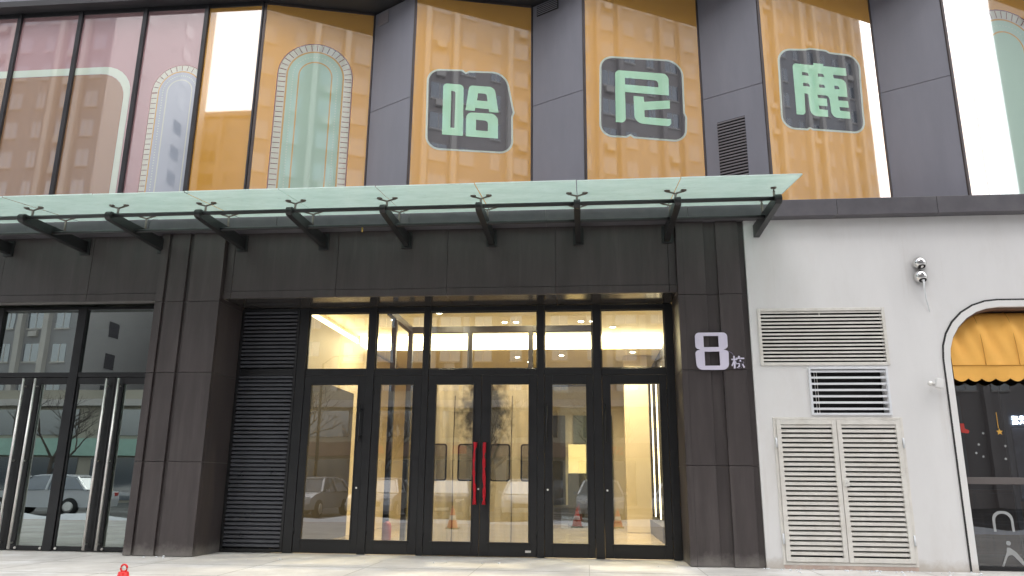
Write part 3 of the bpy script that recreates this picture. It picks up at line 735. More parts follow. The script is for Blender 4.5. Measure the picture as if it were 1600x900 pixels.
# flat curtain wall at the left
MX = [-11.6, -10.42, -9.21, -7.95, -6.77, -5.70]
cl = ['mauve printed window at the far left frame edge', 'mauve and tan printed window, second from the frame left edge', 'mauve and tan printed window with the rounded corner of a pale border',
      'mauve printed window with a blue grey arch cropped by its edge', 'plain orange printed window left of the mint arch window']
for k in range(5):
    a, b = MX[k], MX[k+1]; A = (0, FY); u = UX; nrm = NY
    t = thing('printed_window', ((a+b)/2, FY, ZB), cl[k], 'window', 'printed windows of the flat left curtain wall')
    p = MB(); p.box(a+.04, b-.04, FY, FY+.03, ZB, ZT-.01); p.build('pane', M['orange'] if k == 4 else M['pink'], t)
    if k < 2:
        fill('tan_field', [[(a+.041,ZB),(b-.041,ZB),(b-.041,8.21),(a+.041,8.21)]], .002, A, u, nrm, .001, M['tan'], t)
        fill('pale_border', [[(a+.041,8.22),(b-.041,8.22),(b-.041,8.36),(a+.041,8.36)]], .002, A, u, nrm, .001, M['white_line'], t)
    if k == 2:
        fill('tan_field', [[(a+.041,ZB),(-8.17,ZB),(-8.17,8.21,.5),(a+.041,8.21)]], .002, A, u, nrm, .001, M['tan'], t)
        fill('pale_border', [[(-8.165,ZB),(-8.05,ZB),(-8.05,8.36,.62),(a+.041,8.36),(a+.041,8.22),(-8.165,8.22,.5)]], .002, A, u, nrm, .001, M['white_line'], t)
    if k == 3:
        arch_graphic(A, u, nrm, -7.12, 7.80, ZB+.02, t, blue=True, clip=b-.042, scale=.8)
    fr = MB(); fr.box(a-.036, a+.038, FY-.05, FY+.08, ZB, ZT)
    if k == 4: fr.box(b-.037, b-.003, FY-.03, FY+.08, ZB, ZT)
    fr.box(a+.039, b-.039, FY-.02, FY+.05, ZT-.05, ZT+.03)
    fr.build('mullion', M['mullion'], t, bevel=.004)
# soffit and parapet over the sawtooth
t = thing('upper_soffit', (-1, .3, 9.55), 'dark soffit and band over the printed upper windows', 'soffit')
p = MB(); p.box(-12, 10, -.14, 1.19, 9.545, 9.66); p.build('soffit_sheet', M['soffit'], t)
p = MB(); p.box(-12, 10, -.12, .3, 9.662, 10.6); p.build('parapet_sheet', M['grey_return'], t)
p = MB(); p.box(-12, 10, .75, 1.15, 5.385, 9.54); p.build('closure_wall', M['soffit'], t)

# ================================================================== glass canopy
CA = thing('glass_canopy', (-3.5, 0, 5.0), 'frosted green glass canopy on black steel arms above the entrances', 'canopy')
AX = [1.295 - 1.39*i for i in range(9)] 
gz = lambda y: 5.09 + (y+1.85)*.13
edges = [-11.4] + AX[::-1] + [2.872]
edges = sorted(edges)
for i in range(len(edges)-1):
    a, b = edges[i]+.006, edges[i+1]-.006
    p = MB(); y0, y1 = -1.85, -.165; h = .016
    dz = rnd.uniform(-.004,.004)
    p.verts([(a,y0,gz(y0)+dz),(b,y0,gz(y0)+dz),(b,y1,gz(y1)+dz),(a,y1,gz(y1)+dz),(a,y0,gz(y0)+h+dz),(b,y0,gz(y0)+h+dz),(b,y1,gz(y1)+h+dz),(a,y1,gz(y1)+h+dz)],
            [(3,2,1,0),(4,5,6,7),(0,1,5,4),(1,2,6,5),(2,3,7,6),(3,0,4,7)])
    pn = p.build('glass_pane', [M['canopy'], M['canopy_top']], CA)
    for f_ in pn.data.polygons: f_.material_index = 0 if f_.index == 0 else 1
    p = MB(); p.box(a, b, y0-.005, y0-.0005, gz(y0)+dz, gz(y0)+h+dz)
    if i == len(edges)-2:
        p.verts([(b+.0005,y0,gz(y0)),(b+.005,y0,gz(y0)),(b+.005,y1,gz(y1)),(b+.0005,y1,gz(y1)),(b+.0005,y0,gz(y0)+h),(b+.005,y0,gz(y0)+h),(b+.005,y1,gz(y1)+h),(b+.0005,y1,gz(y1)+h)],
                [(3,2,1,0),(4,5,6,7),(0,1,5,4),(1,2,6,5),(2,3,7,6),(3,0,4,7)])
    p.build('polished_edge', M['canopy_edge'], pn)
for x in AX + [2.65]:
    p = MB(); w = .045
    # tapered arm with rounded nose, side profile extruded in x
    pr = [(.098,4.83),(-1.30,4.855)] + [(-1.40-.068*math.sin(math.pi*k/8), 4.925-.068*math.cos(math.pi*k/8)) for k in range(0,9)] + [(.098,5.03)]
    n_ = len(pr); p.verts([(x-w,y,z) for y, z in pr]+[(x+w,y,z) for y, z in pr], [tuple(range(n_)), tuple(range(2*n_-1,n_-1,-1))]+[(i,(i+1)%n_,n_+(i+1)%n_,n_+i) for i in range(n_)])
    arm = p.build('support_arm', M['steel_black'], CA, bevel=.006)
    p = MB(); p.box(x-.085, x+.085, .072, .0985, 4.795, 5.07); p.build('wall_plate', M['steel_black'], arm, bevel=.003)
    for y in (-1.22, -.48):
        sp = MB(); zt = gz(y)-.002
        sp.tube([(x, y, 4.99),(x, y, zt-.055)], .017, 10)
        hub = (x, y, zt-.055)
        sides = (-1, 1) if x < 2 else (0,)
        for sx in sides:
            e = (x+.115*sx, y, zt-.022)
            if sx: sp.tube([hub, e], .013, 8)
            sp.tube([(e[0], y, zt-.06 if not sx else zt-.034), (e[0], y, zt-.004)], .011, 8)
            sp.lathe([(.03,-.022),(.042,-.012),(.042,-.001)], (e[0], y, zt), 14)
        sp.build('spider_fitting', M['spider'], CA)
for y, z, r in ((-1.36,4.95,.030),(-.78,4.895,.027)):
    p = MB(); p.tube([(-11.4,y,z),(2.65,y,z)], r, 12); p.build('cross_rail', M['steel_black'], CA)
p = MB(); p.tube([(-3.36,-.78,4.868),(-3.36,-.78,4.80)], .012, 8); p.build('cable_tie', mat('yellow_tie',(.5,.33,.06),.5), CA)

# ================================================================== black louvre beside the entrance
t = thing('louvred_screen', (-5.4, .9, 0), 'tall black louvred panel between the left pier and entrance doors', 'louvre')
frame('louvre_frame', -5.918, -4.875, .012, 3.998, .05, M['black'], t, y0=.86, y1=.95)
p = MB(); p.box(-5.867, -4.926, .868, .94, 2.84, 2.955); p.build('mid_rail', M['black'], t, bevel=.004)
slats('lower_slats', -5.866, -4.927, .066, 2.838, 42, M['black_louvre'], t, y0=.872, dep=.04, th=.036, tilt=.25)
slats('upper_slats', -5.866, -4.927, 2.957, 3.946, 15, M['black_louvre'], t, y0=.872, dep=.04, th=.036, tilt=.25)
p = MB(); p.box(-5.866, -4.927, .942, .949, .066, 3.946); p.build('back_sheet', M['void'], t)

# ================================================================== entrance screen with six doors
EN = thing('entrance_screen', (-1.7, .9, 0), 'black framed glazed entrance screen with six doors and lit transoms', 'entrance')
posts = [(-4.872,-4.715),(-3.66,-3.525),(-2.705,-2.605),(-.798,-.685),(.108,.247),(1.282,1.416)]
p = MB()
for a, b in posts: p.box(a, b, .86, .98, .006, 3.998)
for i in range(5): p.box(posts[i][1], posts[i+1][0], .87, .97, 2.835, 2.94); p.box(posts[i][1], posts[i+1][0], .87, .97, 3.915, 3.997)
p.build('screen_frame', M['black'], EN, bevel=.006)
for i in range(5):
    a, b = posts[i][1], posts[i+1][0]
    tw = frame('transom_window', a+.002, b-.002, 2.942, 3.913, .016, M['black'], EN, y0=.90, y1=.94, bevel=.002)
    p = MB(); p.box(a+.0185, b-.0185, .915, .925, 2.9585, 3.8965); p.build('pane', M['glass'], tw)
doors = [(-4.712,-3.663,-4.585,-3.79,'r'),(-3.522,-2.708,-3.40,-2.855,''),(-2.602,-1.713,-2.46,-1.845,'m'),(-1.707,-.801,-1.55,-.94,'n'),(-.682,.105,-.55,-.01,'l'),(.250,1.279,.385,1.16,'l')]
for a, b, ga, gb, h in doors:
    p = MB(); y0, y1 = .875, .93; zb_, zt_, g0, g1 = .012, 2.832, .222, 2.68
    p.box(a, ga, y0, y1, zb_, zt_); p.box(gb, b, y0, y1, zb_, zt_); p.box(ga, gb, y0, y1, zb_, g0); p.box(ga, gb, y0, y1, g1, zt_)
    d = p.build('door', M['black'], EN, bevel=.004)
    fb = MB(); w = .022
    fb.box(ga-.02, gb+.02, .86, .8745, g1, g1+w); fb.box(ga-.035, gb+.035, .852, .8745, g0-.022, g0)
    fb.box(ga-w, ga, .862, .8745, g0+.001, g1-.001); fb.box(gb, gb+w, .862, .8745, g0+.001, g1-.001)
    fb.build('glazing_bead', M['black'], d, bevel=.003)
    p = MB(); p.box(ga+.001, gb-.001, .90, .91, g0+.001, g1-.001); p.build('pane', M['glass'], d)
    hx = {'r': b-.045, 'm': b-.07, 'n': a+.07, 'l': a+.04}.get(h)
    if hx:
        hz0, hz1 = (.78,1.74) if h in 'mn' else (1.75,2.35)
        p = MB(); p.tube([(hx,.80,hz0),(hx,.80,hz1)], .019 if h in 'mn' else .013, 12)
        for z in (hz0+.08, hz1-.08): p.tube([(hx,.80,z),(hx,.875,z)], .012, 8)
        p.build('pull_handle', M['black'], d)
    lx = {'r': gb+.07, 'm': b-.02, 'l': a+.05}.get(h)
    if lx:
        p = MB(); p.tube([(lx,.868,1.02),(lx,.8745,1.02)], .016, 12); p.build('lock_cylinder', M['lock'], d)
    if h == 'n':
        p = MB(); p.box(-.985,-.895,.871,.8746,.075,.108); p.build('maker_plate', M['steel'], d)
    for hz in (.35, 2.55):
        xx = a+.006 if h not in ('l','n') else b-.006
        p = MB(); p.tube([(xx,.868,hz-.05),(xx,.868,hz+.05)], .009, 8); p.build('hinge', M['black'], d)
# red cloth wraps on the middle pulls
for hx, nm, sw in ((-1.783,'left',1),(-1.637,'right',-1)):
    p = MB(); pts = []; rr = []
    for k in range(15):
        q = k/14; pts.append((hx-(.012*math.sin(q*5)+.012*q if sw == 1 else .006*math.sin(q*6)), .80, 1.745-q*.96)); rr.append(.024+.004*math.sin(k*1.9+sw)+(.006 if k in (0,14) else 0))
    p.tube(pts, rr, 12)
    o = p.build('handle_cover', M['red_cloth'])
    tag(o, 'red cloth cover wrapped around the %s pull of the middle double doors' % nm, 'handle cover', 'red covers on the door pulls')

# cloudy see-through vinyl: mostly lets the fabric behind it show
N = M['vinyl_win'].node_tree.nodes; L = M['vinyl_win'].node_tree.links
tv = N.new('ShaderNodeBsdfTransparent'); tv.inputs['Color'].default_value = (.78,.78,.80,1); mv = N.new('ShaderNodeMixShader'); mv.inputs[0].default_value = .75
L.new(N['Principled BSDF'].outputs[0], mv.inputs[1]); L.new(tv.outputs[0], mv.inputs[2]); L.new(mv.outputs[0], N['Material Output'].inputs['Surface'])
# insulating curtains behind the double doors
def curtain(x0, x1, wins, label, inner_right):
    t = thing('door_curtain', ((x0+x1)/2, 1.25, 0), label, 'curtain', 'khaki draught curtains behind the middle doors')
    p = MB(); nx, nz = 40, 24; vs = []
    for j in range(nz+1):
        z = .06 + 2.74*j/nz; row = []
        for i in range(nx+1):
            x = x0+(x1-x0)*i/nx; q = (i/nx) if inner_right else 1-(i/nx)
            y = 1.22 + .018*math.sin(x*17+.7*math.sin(z*1.6)) + .012*math.sin(x*37+z*2.3) + .10*max(0,q-.62)**1.3*math.sin(z*1.1+1)
            row.append(p.bm.verts.new((x, y, z)))
        vs.append(row)
    for j in range(nz):
        for i in range(nx): p.bm.faces.new((vs[j][i],vs[j][i+1],vs[j+1][i+1],vs[j+1][i])).smooth = True
    o = p.build('curtain_sheet', M['curtain_dark_r' if inner_right else 'curtain_dark_l'], t)
    for a, b in wins:
        f = fill('curtain_window', [[(a,1.14,.05),(a,1.74,.05),(b,1.74,.05),(b,1.14,.05)],[(a+.026,1.166,.035),(a+.026,1.714,.035),(b-.026,1.714,.035),(b-.026,1.166,.035)]], .006, (0,1.185), UX, NY, 0, M['rubber'], t)
        fill('vinyl_pane', [[(a+.028,1.168,.035),(a+.028,1.712,.035),(b-.028,1.712,.035),(b-.028,1.168,.035)]], .003, (0,1.185), UX, NY, .001, M['vinyl_win'], f)
    for xx in (x0+(x1-x0)*.48,):
        p = MB(); p.tube([(xx+.006*math.sin(z*3), 1.196, z) for z in [.1+.27*k for k in range(10)]], .008, 6); p.build('seam', mat('curtain_seam',(.16,.12,.08),.6), t)
def dark_edge_mat(name, cx):  # curtain fabric with a noisy dark patch high on its meeting edge
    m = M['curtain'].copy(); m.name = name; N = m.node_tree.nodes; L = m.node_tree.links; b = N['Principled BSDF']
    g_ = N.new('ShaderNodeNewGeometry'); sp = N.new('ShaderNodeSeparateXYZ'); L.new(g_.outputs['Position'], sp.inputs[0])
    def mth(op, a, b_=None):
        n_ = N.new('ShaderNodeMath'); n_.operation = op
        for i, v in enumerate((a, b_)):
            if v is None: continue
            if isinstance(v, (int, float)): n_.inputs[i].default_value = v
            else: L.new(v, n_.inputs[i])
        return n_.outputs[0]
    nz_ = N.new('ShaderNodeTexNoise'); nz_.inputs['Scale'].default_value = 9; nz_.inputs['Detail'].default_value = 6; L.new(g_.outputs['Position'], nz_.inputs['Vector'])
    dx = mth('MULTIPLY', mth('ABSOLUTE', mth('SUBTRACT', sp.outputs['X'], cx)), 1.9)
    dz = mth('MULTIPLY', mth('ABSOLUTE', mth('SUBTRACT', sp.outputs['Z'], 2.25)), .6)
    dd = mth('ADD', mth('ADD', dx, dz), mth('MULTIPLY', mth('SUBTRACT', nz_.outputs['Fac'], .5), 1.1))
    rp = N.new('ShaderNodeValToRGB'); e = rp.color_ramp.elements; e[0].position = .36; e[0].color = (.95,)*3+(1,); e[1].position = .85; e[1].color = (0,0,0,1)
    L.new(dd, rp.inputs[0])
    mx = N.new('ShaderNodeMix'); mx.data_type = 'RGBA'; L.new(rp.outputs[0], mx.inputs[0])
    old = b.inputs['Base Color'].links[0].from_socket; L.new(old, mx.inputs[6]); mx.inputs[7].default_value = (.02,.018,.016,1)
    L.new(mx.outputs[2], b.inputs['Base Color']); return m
M['curtain_dark_r'] = dark_edge_mat('dark_edged_vinyl_curtain', -1.78); M['curtain_dark_l'] = dark_edge_mat('dark_edged_vinyl_curtain', -1.62)
for k in ('curtain_dark_r', 'curtain_dark_l'):
    N = M[k].node_tree.nodes; L = M[k].node_tree.links; b = N['Principled BSDF']; out = N['Material Output']
    tl = N.new('ShaderNodeBsdfTranslucent'); mxs = N.new('ShaderNodeMixShader'); mxs.inputs[0].default_value = .5
    src = b.inputs['Base Color'].links[0].from_socket
    L.new(src, tl.inputs['Color']); L.new(b.outputs[0], mxs.inputs[1]); L.new(tl.outputs[0], mxs.inputs[2]); L.new(mxs.outputs[0], out.inputs['Surface'])
curtain(-2.66, -1.715, [(-2.62,-2.31),(-2.13,-1.80)], 'khaki draught curtain behind the left middle door, darker along its right edge', True)
curtain(-1.705, -.74, [(-1.60,-1.26),(-1.09,-.80)], 'khaki draught curtain behind the right middle door, darker along its left edge', False)

# ================================================================== lobby
def st(name, boxes, m):
    p = MB()
    for b in boxes: p.box(*b)
    return tag(p.build(name, m), kind='structure')
st('lobby_floor', [(-5.9, 1.9, 1.0, 12.7, .004, .016)], M['lobby_floor'])
st('lobby_ceiling', [(-5.6, 1.9, 1.06, 6.1, 4.5, 4.6), (-5.6, 1.9, 6.14, 12.7, 4.15, 4.25)], M['cream_ceiling'])
st('lobby_wall', [(-5.15, -5.05, 1.0, 12.7, .02, 4.08), (-5.6, -5.45, 1.0, 12.7, .02, 4.5), (-5.449, -5.151, 1.0, 12.7, 3.98, 4.075),
                  (1.75, 1.9, 1.06, 12.7, .02, 4.6), (-5.04, 1.74, 12.0, 12.7, .02, 4.14), (-5.6, 1.9, 1.07, 1.17, 4.062, 4.5)], M['cream_wall'])
st('lobby_accent_shade_wall', [(-5.045, -5.01, 1.0, 4.6, .02, 2.95), (-1.25, -.66, 11.9, 11.98, .02, 3.1), (1.70, 1.745, 4.2, 11.9, .02, 4.1)], M['lobby_dark'])  # left-wall sheet is dark to imitate unlit wall; the others are dark panels
st('lobby_green_wall', [(-.42, .75, 11.9, 11.98, .02, 3.1)], M['lobby_green'])
t = thing('cove_light', (-2, 6.1, 4.15), 'long warm glowing ceiling cove across the lobby behind the transom windows', 'light')
p = MB(); p.box(-5.4, 1.74, 6.105, 6.13, 4.16, 4.49); p.build('light_strip', M['cove'], t)
t = thing('cove_light', (-5.3, 3.5, 4.1), 'warm glowing ceiling cove along the left lobby wall', 'light')
p = MB(); p.box(-5.44, -5.42, 1.3, 6.0, 4.12, 4.40); p.build('light_strip', M['cove_side'], t)
for i, (x, y, z) in enumerate([(-1.75,4.6,4.5),(-1.5,4.6,4.5),(-.1,4.6,4.5),(.15,4.6,4.5),(-1.7,7.2,4.15),(-1.45,8.0,4.15),(-1.3,9.2,4.15),(1.25,7.6,4.15),(1.15,8.8,4.15),(-3.0,3.6,4.5)]):
    t = thing('downlight', (x, y, z), 'small round downlight added in the ceiling to brighten the lobby and curtains', 'light', 'downlights in the lobby ceiling')
    p = MB(); p.lathe([(.075,-.008),(.075,-.001)], (x,y,z), 16); p.build('trim_ring', M['white_trim'], t)
    p = MB(); p.lathe([(.055,-.012),(.055,-.009)], (x,y,z), 16); p.build('lamp', M['spot'], t)
for i, y in enumerate((5.9, 7.3, 8.7)):
    t = thing('led_strip', (1.69, y, .1), ['nearest','middle','farthest'][i]+' vertical warm LED strip on the right lobby wall', 'light', 'LED strips on the right lobby wall')
    p = MB(); p.box(1.672, 1.698, y-.011, y+.011, .25, 3.7); p.build('light_strip', M['led'], t)
p = MB(); p.box(.90, 1.48, 7.1, 7.35, .02, 4.14)
tag(p.build('lobby_column', M['cream_wall'], bevel=.01), 'plain cream column standing inside the right entrance door', 'column')
t = thing('display_cabinet', (-.15, 9, 0), 'lit yellow display cabinet on a dark base seen through the narrow right door', 'cabinet')
p = MB(); p.box(-.52, -.02, 8.9, 9.3, .02, 1.36); p.build('base', M['lobby_dark'], t, bevel=.01)
p = MB(); p.box(-.50, -.04, 8.92, 9.25, 1.365, 2.10); p.build('lit_box', M['lit_panel'], t, bevel=.01)
t = thing('lobby_bench', (.75, 10.3, 0), 'low dark stone bench along the lobby back wall', 'bench')
p = MB(); p.box(-3.4, .6, 10.9, 11.4, .02, .5); p.build('seat', M['lobby_dark'], t, bevel=.02)
t = thing('lobby_planter', (1.5, 5.5, 0), 'low dark planter edge along the right lobby wall', 'planter')
p = MB(); p.box(1.42, 1.69, 4.0, 8.9, .02, .32); p.build('planter_box', M['lobby_dark'], t, bevel=.01)
def fill_downlight(x, y, z, watts, owner_label, rad=.06, cone=150):  # adds a ceiling lamp and spot beam to brighten lobby and curtains
    t = thing('downlight', (x, y, z), owner_label, 'light', 'downlights in the lobby ceiling')
    p = MB(); p.lathe([(.075,-.008),(.075,-.001)], (x,y,z), 16); p.build('trim_ring', M['white_trim'], t)
    p = MB(); p.lathe([(.055,-.012),(.055,-.009)], (x,y,z), 16); p.build('lamp', M['spot'], t)
    ld = bpy.data.lights.new('fill_beam', 'SPOT'); ld.energy = watts; ld.color = (1,.80,.50); ld.spot_size = R(cone); ld.spot_blend = .7; ld.shadow_soft_size = rad
    lo = bpy.data.objects.new('fill_beam', ld); COL.objects.link(lo); lo.parent = t; lo.matrix_basis = Matrix.Translation((0,0,-.03))
for q in ((-2.6,1.95,4.49,200),(-1.0,1.95,4.49,200),(.9,2.6,4.49,160),(.6,5.2,4.49,170),(-.6,6.9,4.14,150),(.2,9.8,4.14,140),(-4.1,4.2,4.49,120),(1.1,6.5,4.14,110)):  # the vestibule pair is made up to light the curtains from behind
    fill_downlight(*q, 'small round downlight added in the ceiling to brighten the lobby and curtains')
# inner vestibule screen
VS = thing('vestibule_screen', (-1.6, 2.7, 0), 'dark framed inner glass vestibule behind the entrance doors', 'screen')
p = MB()
for x in (-3.36, -2.2, -1.04, .14): p.box(x-.045, x+.045, 2.66, 2.75, .02, 3.90)
p.box(-3.405, .185, 2.66, 2.75, 3.901, 4.02); p.box(-3.31, .09, 2.67, 2.74, 2.86, 2.95)
for y in (1.45,): p.box(-3.405, -3.315, y-.045, y+.045, .02, 3.90)
p.box(-3.405, -3.315, 1.06, 2.655, 3.901, 4.02)
p.build('screen_frame', M['black'], VS, bevel=.004)
for a, b in ((-3.313,-2.247),(-2.153,-1.087),(-.993,.093)):
    p = MB(); p.box(a, b, 2.70, 2.71, .02, 2.858); p.build('pane', M['glass'], VS)
t = thing('fire_extinguisher', (-3.28, 1.35, .016), 'red fire extinguisher standing low behind the second door', 'fire extinguisher')
p = MB(); p.lathe([(.055,.016),(.075,.03),(.075,.40),(.06,.46),(.025,.49)], (-3.30,1.32,0), 18); p.build('cylinder', M['ext_red'], t)
p = MB(); p.tube([(-3.30,1.32,.49),(-3.30,1.32,.54)], .018, 8); p.beam((-3.30,1.32,.54),(-3.30,1.23,.56), .02, .02); p.build('valve', M['black'], t)

# ================================================================== left storefront
SF = thing('glass_storefront', (-9, .5, 0), 'dark glazed storefront left of the charcoal pier with tall steel pulls', 'storefront')
p = MB()
for a, b in ((-11.6,-11.45),(-10.14,-10.03),(-8.655,-8.505),(-7.10,-7.021)): p.box(a, b, .46, .58, .006, 3.984)
for a, b in ((-11.449,-10.141),(-10.029,-8.656),(-8.504,-7.101)):
    p.box(a, b, .47, .57, 2.775, 2.855); p.box(a, b, .47, .57, 3.93, 3.983)
p.build('storefront_frame', M['black'], SF, bevel=.005)
for a, b in ((-11.449,-10.141),(-10.029,-8.656),(-8.504,-7.101)):
    p = MB(); p.box(a, b, .515, .525, 2.856, 3.929); p.build('transom_pane', M['glass_dark'], SF)
p = MB(); p.box(-11.449,-10.141,.515,.525,.012,2.774); p.build('fixed_pane', M['glass_dark'], SF)
for a, b, hs_ in ((-10.026,-9.305,1),(-9.295,-8.659,-1),(-8.501,-7.828,1),(-7.818,-7.104,-1)):
    ga, gb = (a+.03, b-.135) if hs_ == 1 else (a+.135, b-.03)
    p = MB(); p.box(a, ga, .485, .535, .012, 2.77); p.box(gb, b, .485, .535, .012, 2.77); p.box(ga, gb, .485, .535, .012, .08); p.box(ga, gb, .485, .535, 2.655, 2.77)
    d = p.build('door', M['black'], SF, bevel=.004)
    p = MB(); p.box(ga+.001, gb-.001, .505, .515, .081, 2.654); p.build('pane', M['glass_dark'], d)
    hx = b-.10 if hs_ == 1 else a+.10
    p = MB(); p.tube([(hx,.405,.03),(hx,.405,2.745)], .021, 14)
    for z in (.12, 1.4, 2.62): p.tube([(hx,.405,z),(hx,.485,z)], .013, 8)
    p.build('pull_handle', M['steel'], d)
    for fx in (ga+.02, gb-.02):
        p = MB(); p.lathe([(.016,-.02),(.02,-.012),(.02,0)], (fx,.484,.045), 12, 'Y'); p.build('floor_lock', M['steel'], d)
p = MB(); p.box(-11.6,-7.03,4.4,4.5,.02,4.4); p.box(-11.6,-11.5,.6,4.4,.02,4.4); p.box(-7.02,-6.95,.91,4.5,.02,4.4); p.box(-11.6,-6.95,.6,4.5,4.4,4.5)
tag(p.build('storefront_interior', mat('storefront_room_wall',(.16,.155,.14),.7,var=.2)), kind='structure')
p = MB(); p.box(-11.5,-7.03,.6,4.4,.004,.014); tag(p.build('storefront_floor', M['lobby_dark']), kind='structure')
for x, y in ((-10.4,1.8),(-9.1,2.4),(-8.9,1.6)):
    t = thing('downlight', (x, y, 4.4), 'tiny warm downlight glowing behind the left storefront transom', 'light', 'downlights behind the left storefront')
    p = MB(); p.lathe([(.045,-.012),(.045,-.002)], (x,y,4.4), 12); p.build('lamp', M['spot'], t)

# ================================================================== cones
def cone(x, y, h, label):
    t = thing('traffic_cone', (x, y, 0), label, 'traffic cone', 'red cones on the pavement')
    p = MB(); p.box(x-.16, x+.16, y-.16, y+.16, .002, .03); p.build('base', M['rubber'], t, bevel=.01)
    p = MB(); hb = h-.06
    p.lathe([(.135,.031),(.128,.05),(.035,hb),(.032,hb+.004)], (x,y,0), 28); p.build('cone_body', M['cone'], t)
    rr = lambda z: .128 + (z-.05)/(hb-.05)*(.035-.128) + .002
    p = MB(); p.lathe([(rr(.2*h/.5),.2*h/.5),(rr(.3*h/.5),.3*h/.5)], (x,y,0), 28); p.build('reflective_band', M['cone_band'], t)
    p = MB(); p.tube([(x+.024*math.cos(a), y, hb+.028+.024*math.sin(a)) for a in [2*math.pi*k/16 for k in range(17)]], .007, 8); p.build('top_ring', M['cone'], t)
cone(-3.33, -6.0, .545, 'red traffic cone with a ring top at the bottom edge of the photo')
cone(-.3, -8.6+1.2, .50, 'red traffic cone reflected in the narrow right door')
cone(.75, -7.3, .50, 'red traffic cone reflected in the rightmost entrance door')

# snow crumbs at the wall foot
p = MB()
for i in range(70):
    x = rnd.choice([rnd.uniform(2.5,5.3), rnd.uniform(-6.9,1.4), rnd.uniform(2.4,5.2)]); y = -rnd.expovariate(9)-.02; r = rnd.uniform(.006,.022)
    p.lathe([(r*.3,.9*r),(r*.8,.6*r),(r,.1*r),(r*.9,0)], (x, y, .0005), 7)
tag(p.build('snow_crumbs', M['snow']), 'small white snow crumbs along the foot of the walls', 'snow', kind='stuff')

# ================================================================== ACROSS THE ROAD (seen in the reflections)
def win_mat(name, col): return mat(name, col, .05, ior=3.4)
M['tw_glass'] = win_mat('tower_window_glass', (.05,.075,.11))
M['tw_dark'] = mat('tower_side_window_glass', (.09,.085,.10), .15, ior=1.5)
M['tw_white'] = mat('tower_white_render', (.66,.62,.58), .7, var=.06, vscale=.2)
M['tw_sand'] = mat('tower_sand_render', (.44,.40,.385), .7, var=.08, vscale=.15)
M['tw_brown'] = mat('tower_brown_brick', (.30,.20,.165), .8, var=.1, vscale=.3)
M['tw_grey'] = mat('tower_grey_render', (.40,.39,.40), .7, var=.06, vscale=.2)
def tower(x0, x1, y, dep, h, wall, band, label, fh=2.7, bay=3.4, seed=1, podium=6.5):
    r = random.Random(seed); t = thing('tower_block', ((x0+x1)/2, y, -.25), label, 'building')
    p = MB(); p.box(x0, x1, y-dep, y, -.25, h); p.build('wall', wall, t)
    nb = max(2, int((x1-x0)/(bay*.72))); bw = (x1-x0)/nb
    w = MB(); f = MB(); pil = MB(); slab = MB()
    for i in range(nb):
        kind = (i*7+seed) % 3
        ww = [.50,.34,.62][kind]*bw
        xc = x0+bw*(i+.5)
        z = podium
        while z+fh < h:
            w.box(xc-ww/2, xc+ww/2, y+.005, y+.03, z+.75, z+2.15)
            f.box(xc-.03, xc+.03, y+.031, y+.05, z+.75, z+2.15); f.box(xc-ww/2-.06, xc+ww/2+.06, y+.003, y+.10, z+.62, z+.74)
            if kind == 2 and r.random() < .45: slab.box(xc-.38, xc+.38, y+.005, y+.34, z+.02, z+.5)
            z += fh
        if kind != 1: pil.box(x0+bw*i-.22, x0+bw*i+.22, y+.003, y+.45, -.2, h+.4)
    w.build('window_panes', M['tw_glass'], t)['kind'] = 'stuff'; f.build('window_bars', M['tw_white'], t)['kind'] = 'stuff'
    pil.build('pilasters', band, t)['kind'] = 'stuff'
    if len(slab.bm.verts): slab.build('air_conditioners', M['tw_white'], t)['kind'] = 'stuff'
    # side wall windows
    for sx, nm in ((x0, -1), (x1, 1)):
        w = MB(); z = podium
        while z+fh < h:
            for yy in (y-dep*.3, y-dep*.7): w.box(min(sx+nm*.005,sx+nm*.03), max(sx+nm*.005,sx+nm*.03), yy-.7, yy+.7, z+.8, z+2.1)
            z += fh
        w.build('side_windows', M['tw_dark'], t)['kind'] = 'stuff'
    p = MB(); p.box(x0-.3, x1+.3, y-dep-.3, y+.3, h+.001, h+.6); p.build('roof_cap', band, t)
    p = MB(); p.box(x0+2, x0+7, y-dep+2, y-3, h+.601, h+4); p.build('roof_house', wall, t)
    return t
TY = -43
tower(-72,-40.2, TY, 16, 78, M['tw_grey'], M['tw_white'], 'grey tower with white trim reflected in the left mauve windows', seed=2, bay=3.0)
tower(-33,-19.5, TY-14, 14, 24, M['tw_white'], M['tw_sand'], 'low white block between two towers across the road', seed=7)
tower(-52,-34, -61, 14, 39.5, M['tw_sand'], M['tw_sand'], 'lower sandy block under open sky reflected in the plain orange window', seed=4)
tower(-19,-4, TY, 15, 34, M['tw_brown'], M['tw_white'], 'brown brick block with white piers reflected in the left entrance door', seed=5, bay=3.2)
tower(-3.2,19, TY, 16, 84, M['tw_sand'], M['tw_white'], 'tall sandy tower reflected in the arch and first character windows', seed=3, bay=3.2)
tower(19.6,39, TY+2, 16, 84, M['tw_sand'], M['tw_sand'], 'tall sandy tower with white bars reflected in the middle character window', seed=6, bay=2.9)
tower(39.6,57.0, TY, 16, 80, M['tw_grey'], M['tw_white'], 'tall grey ribbed tower reflected in the third character window', seed=9, bay=2.4)
tower(102,128, TY, 16, 90, M['tw_grey'], M['tw_white'], 'distant grey tower reflected at the far right window', seed=8)
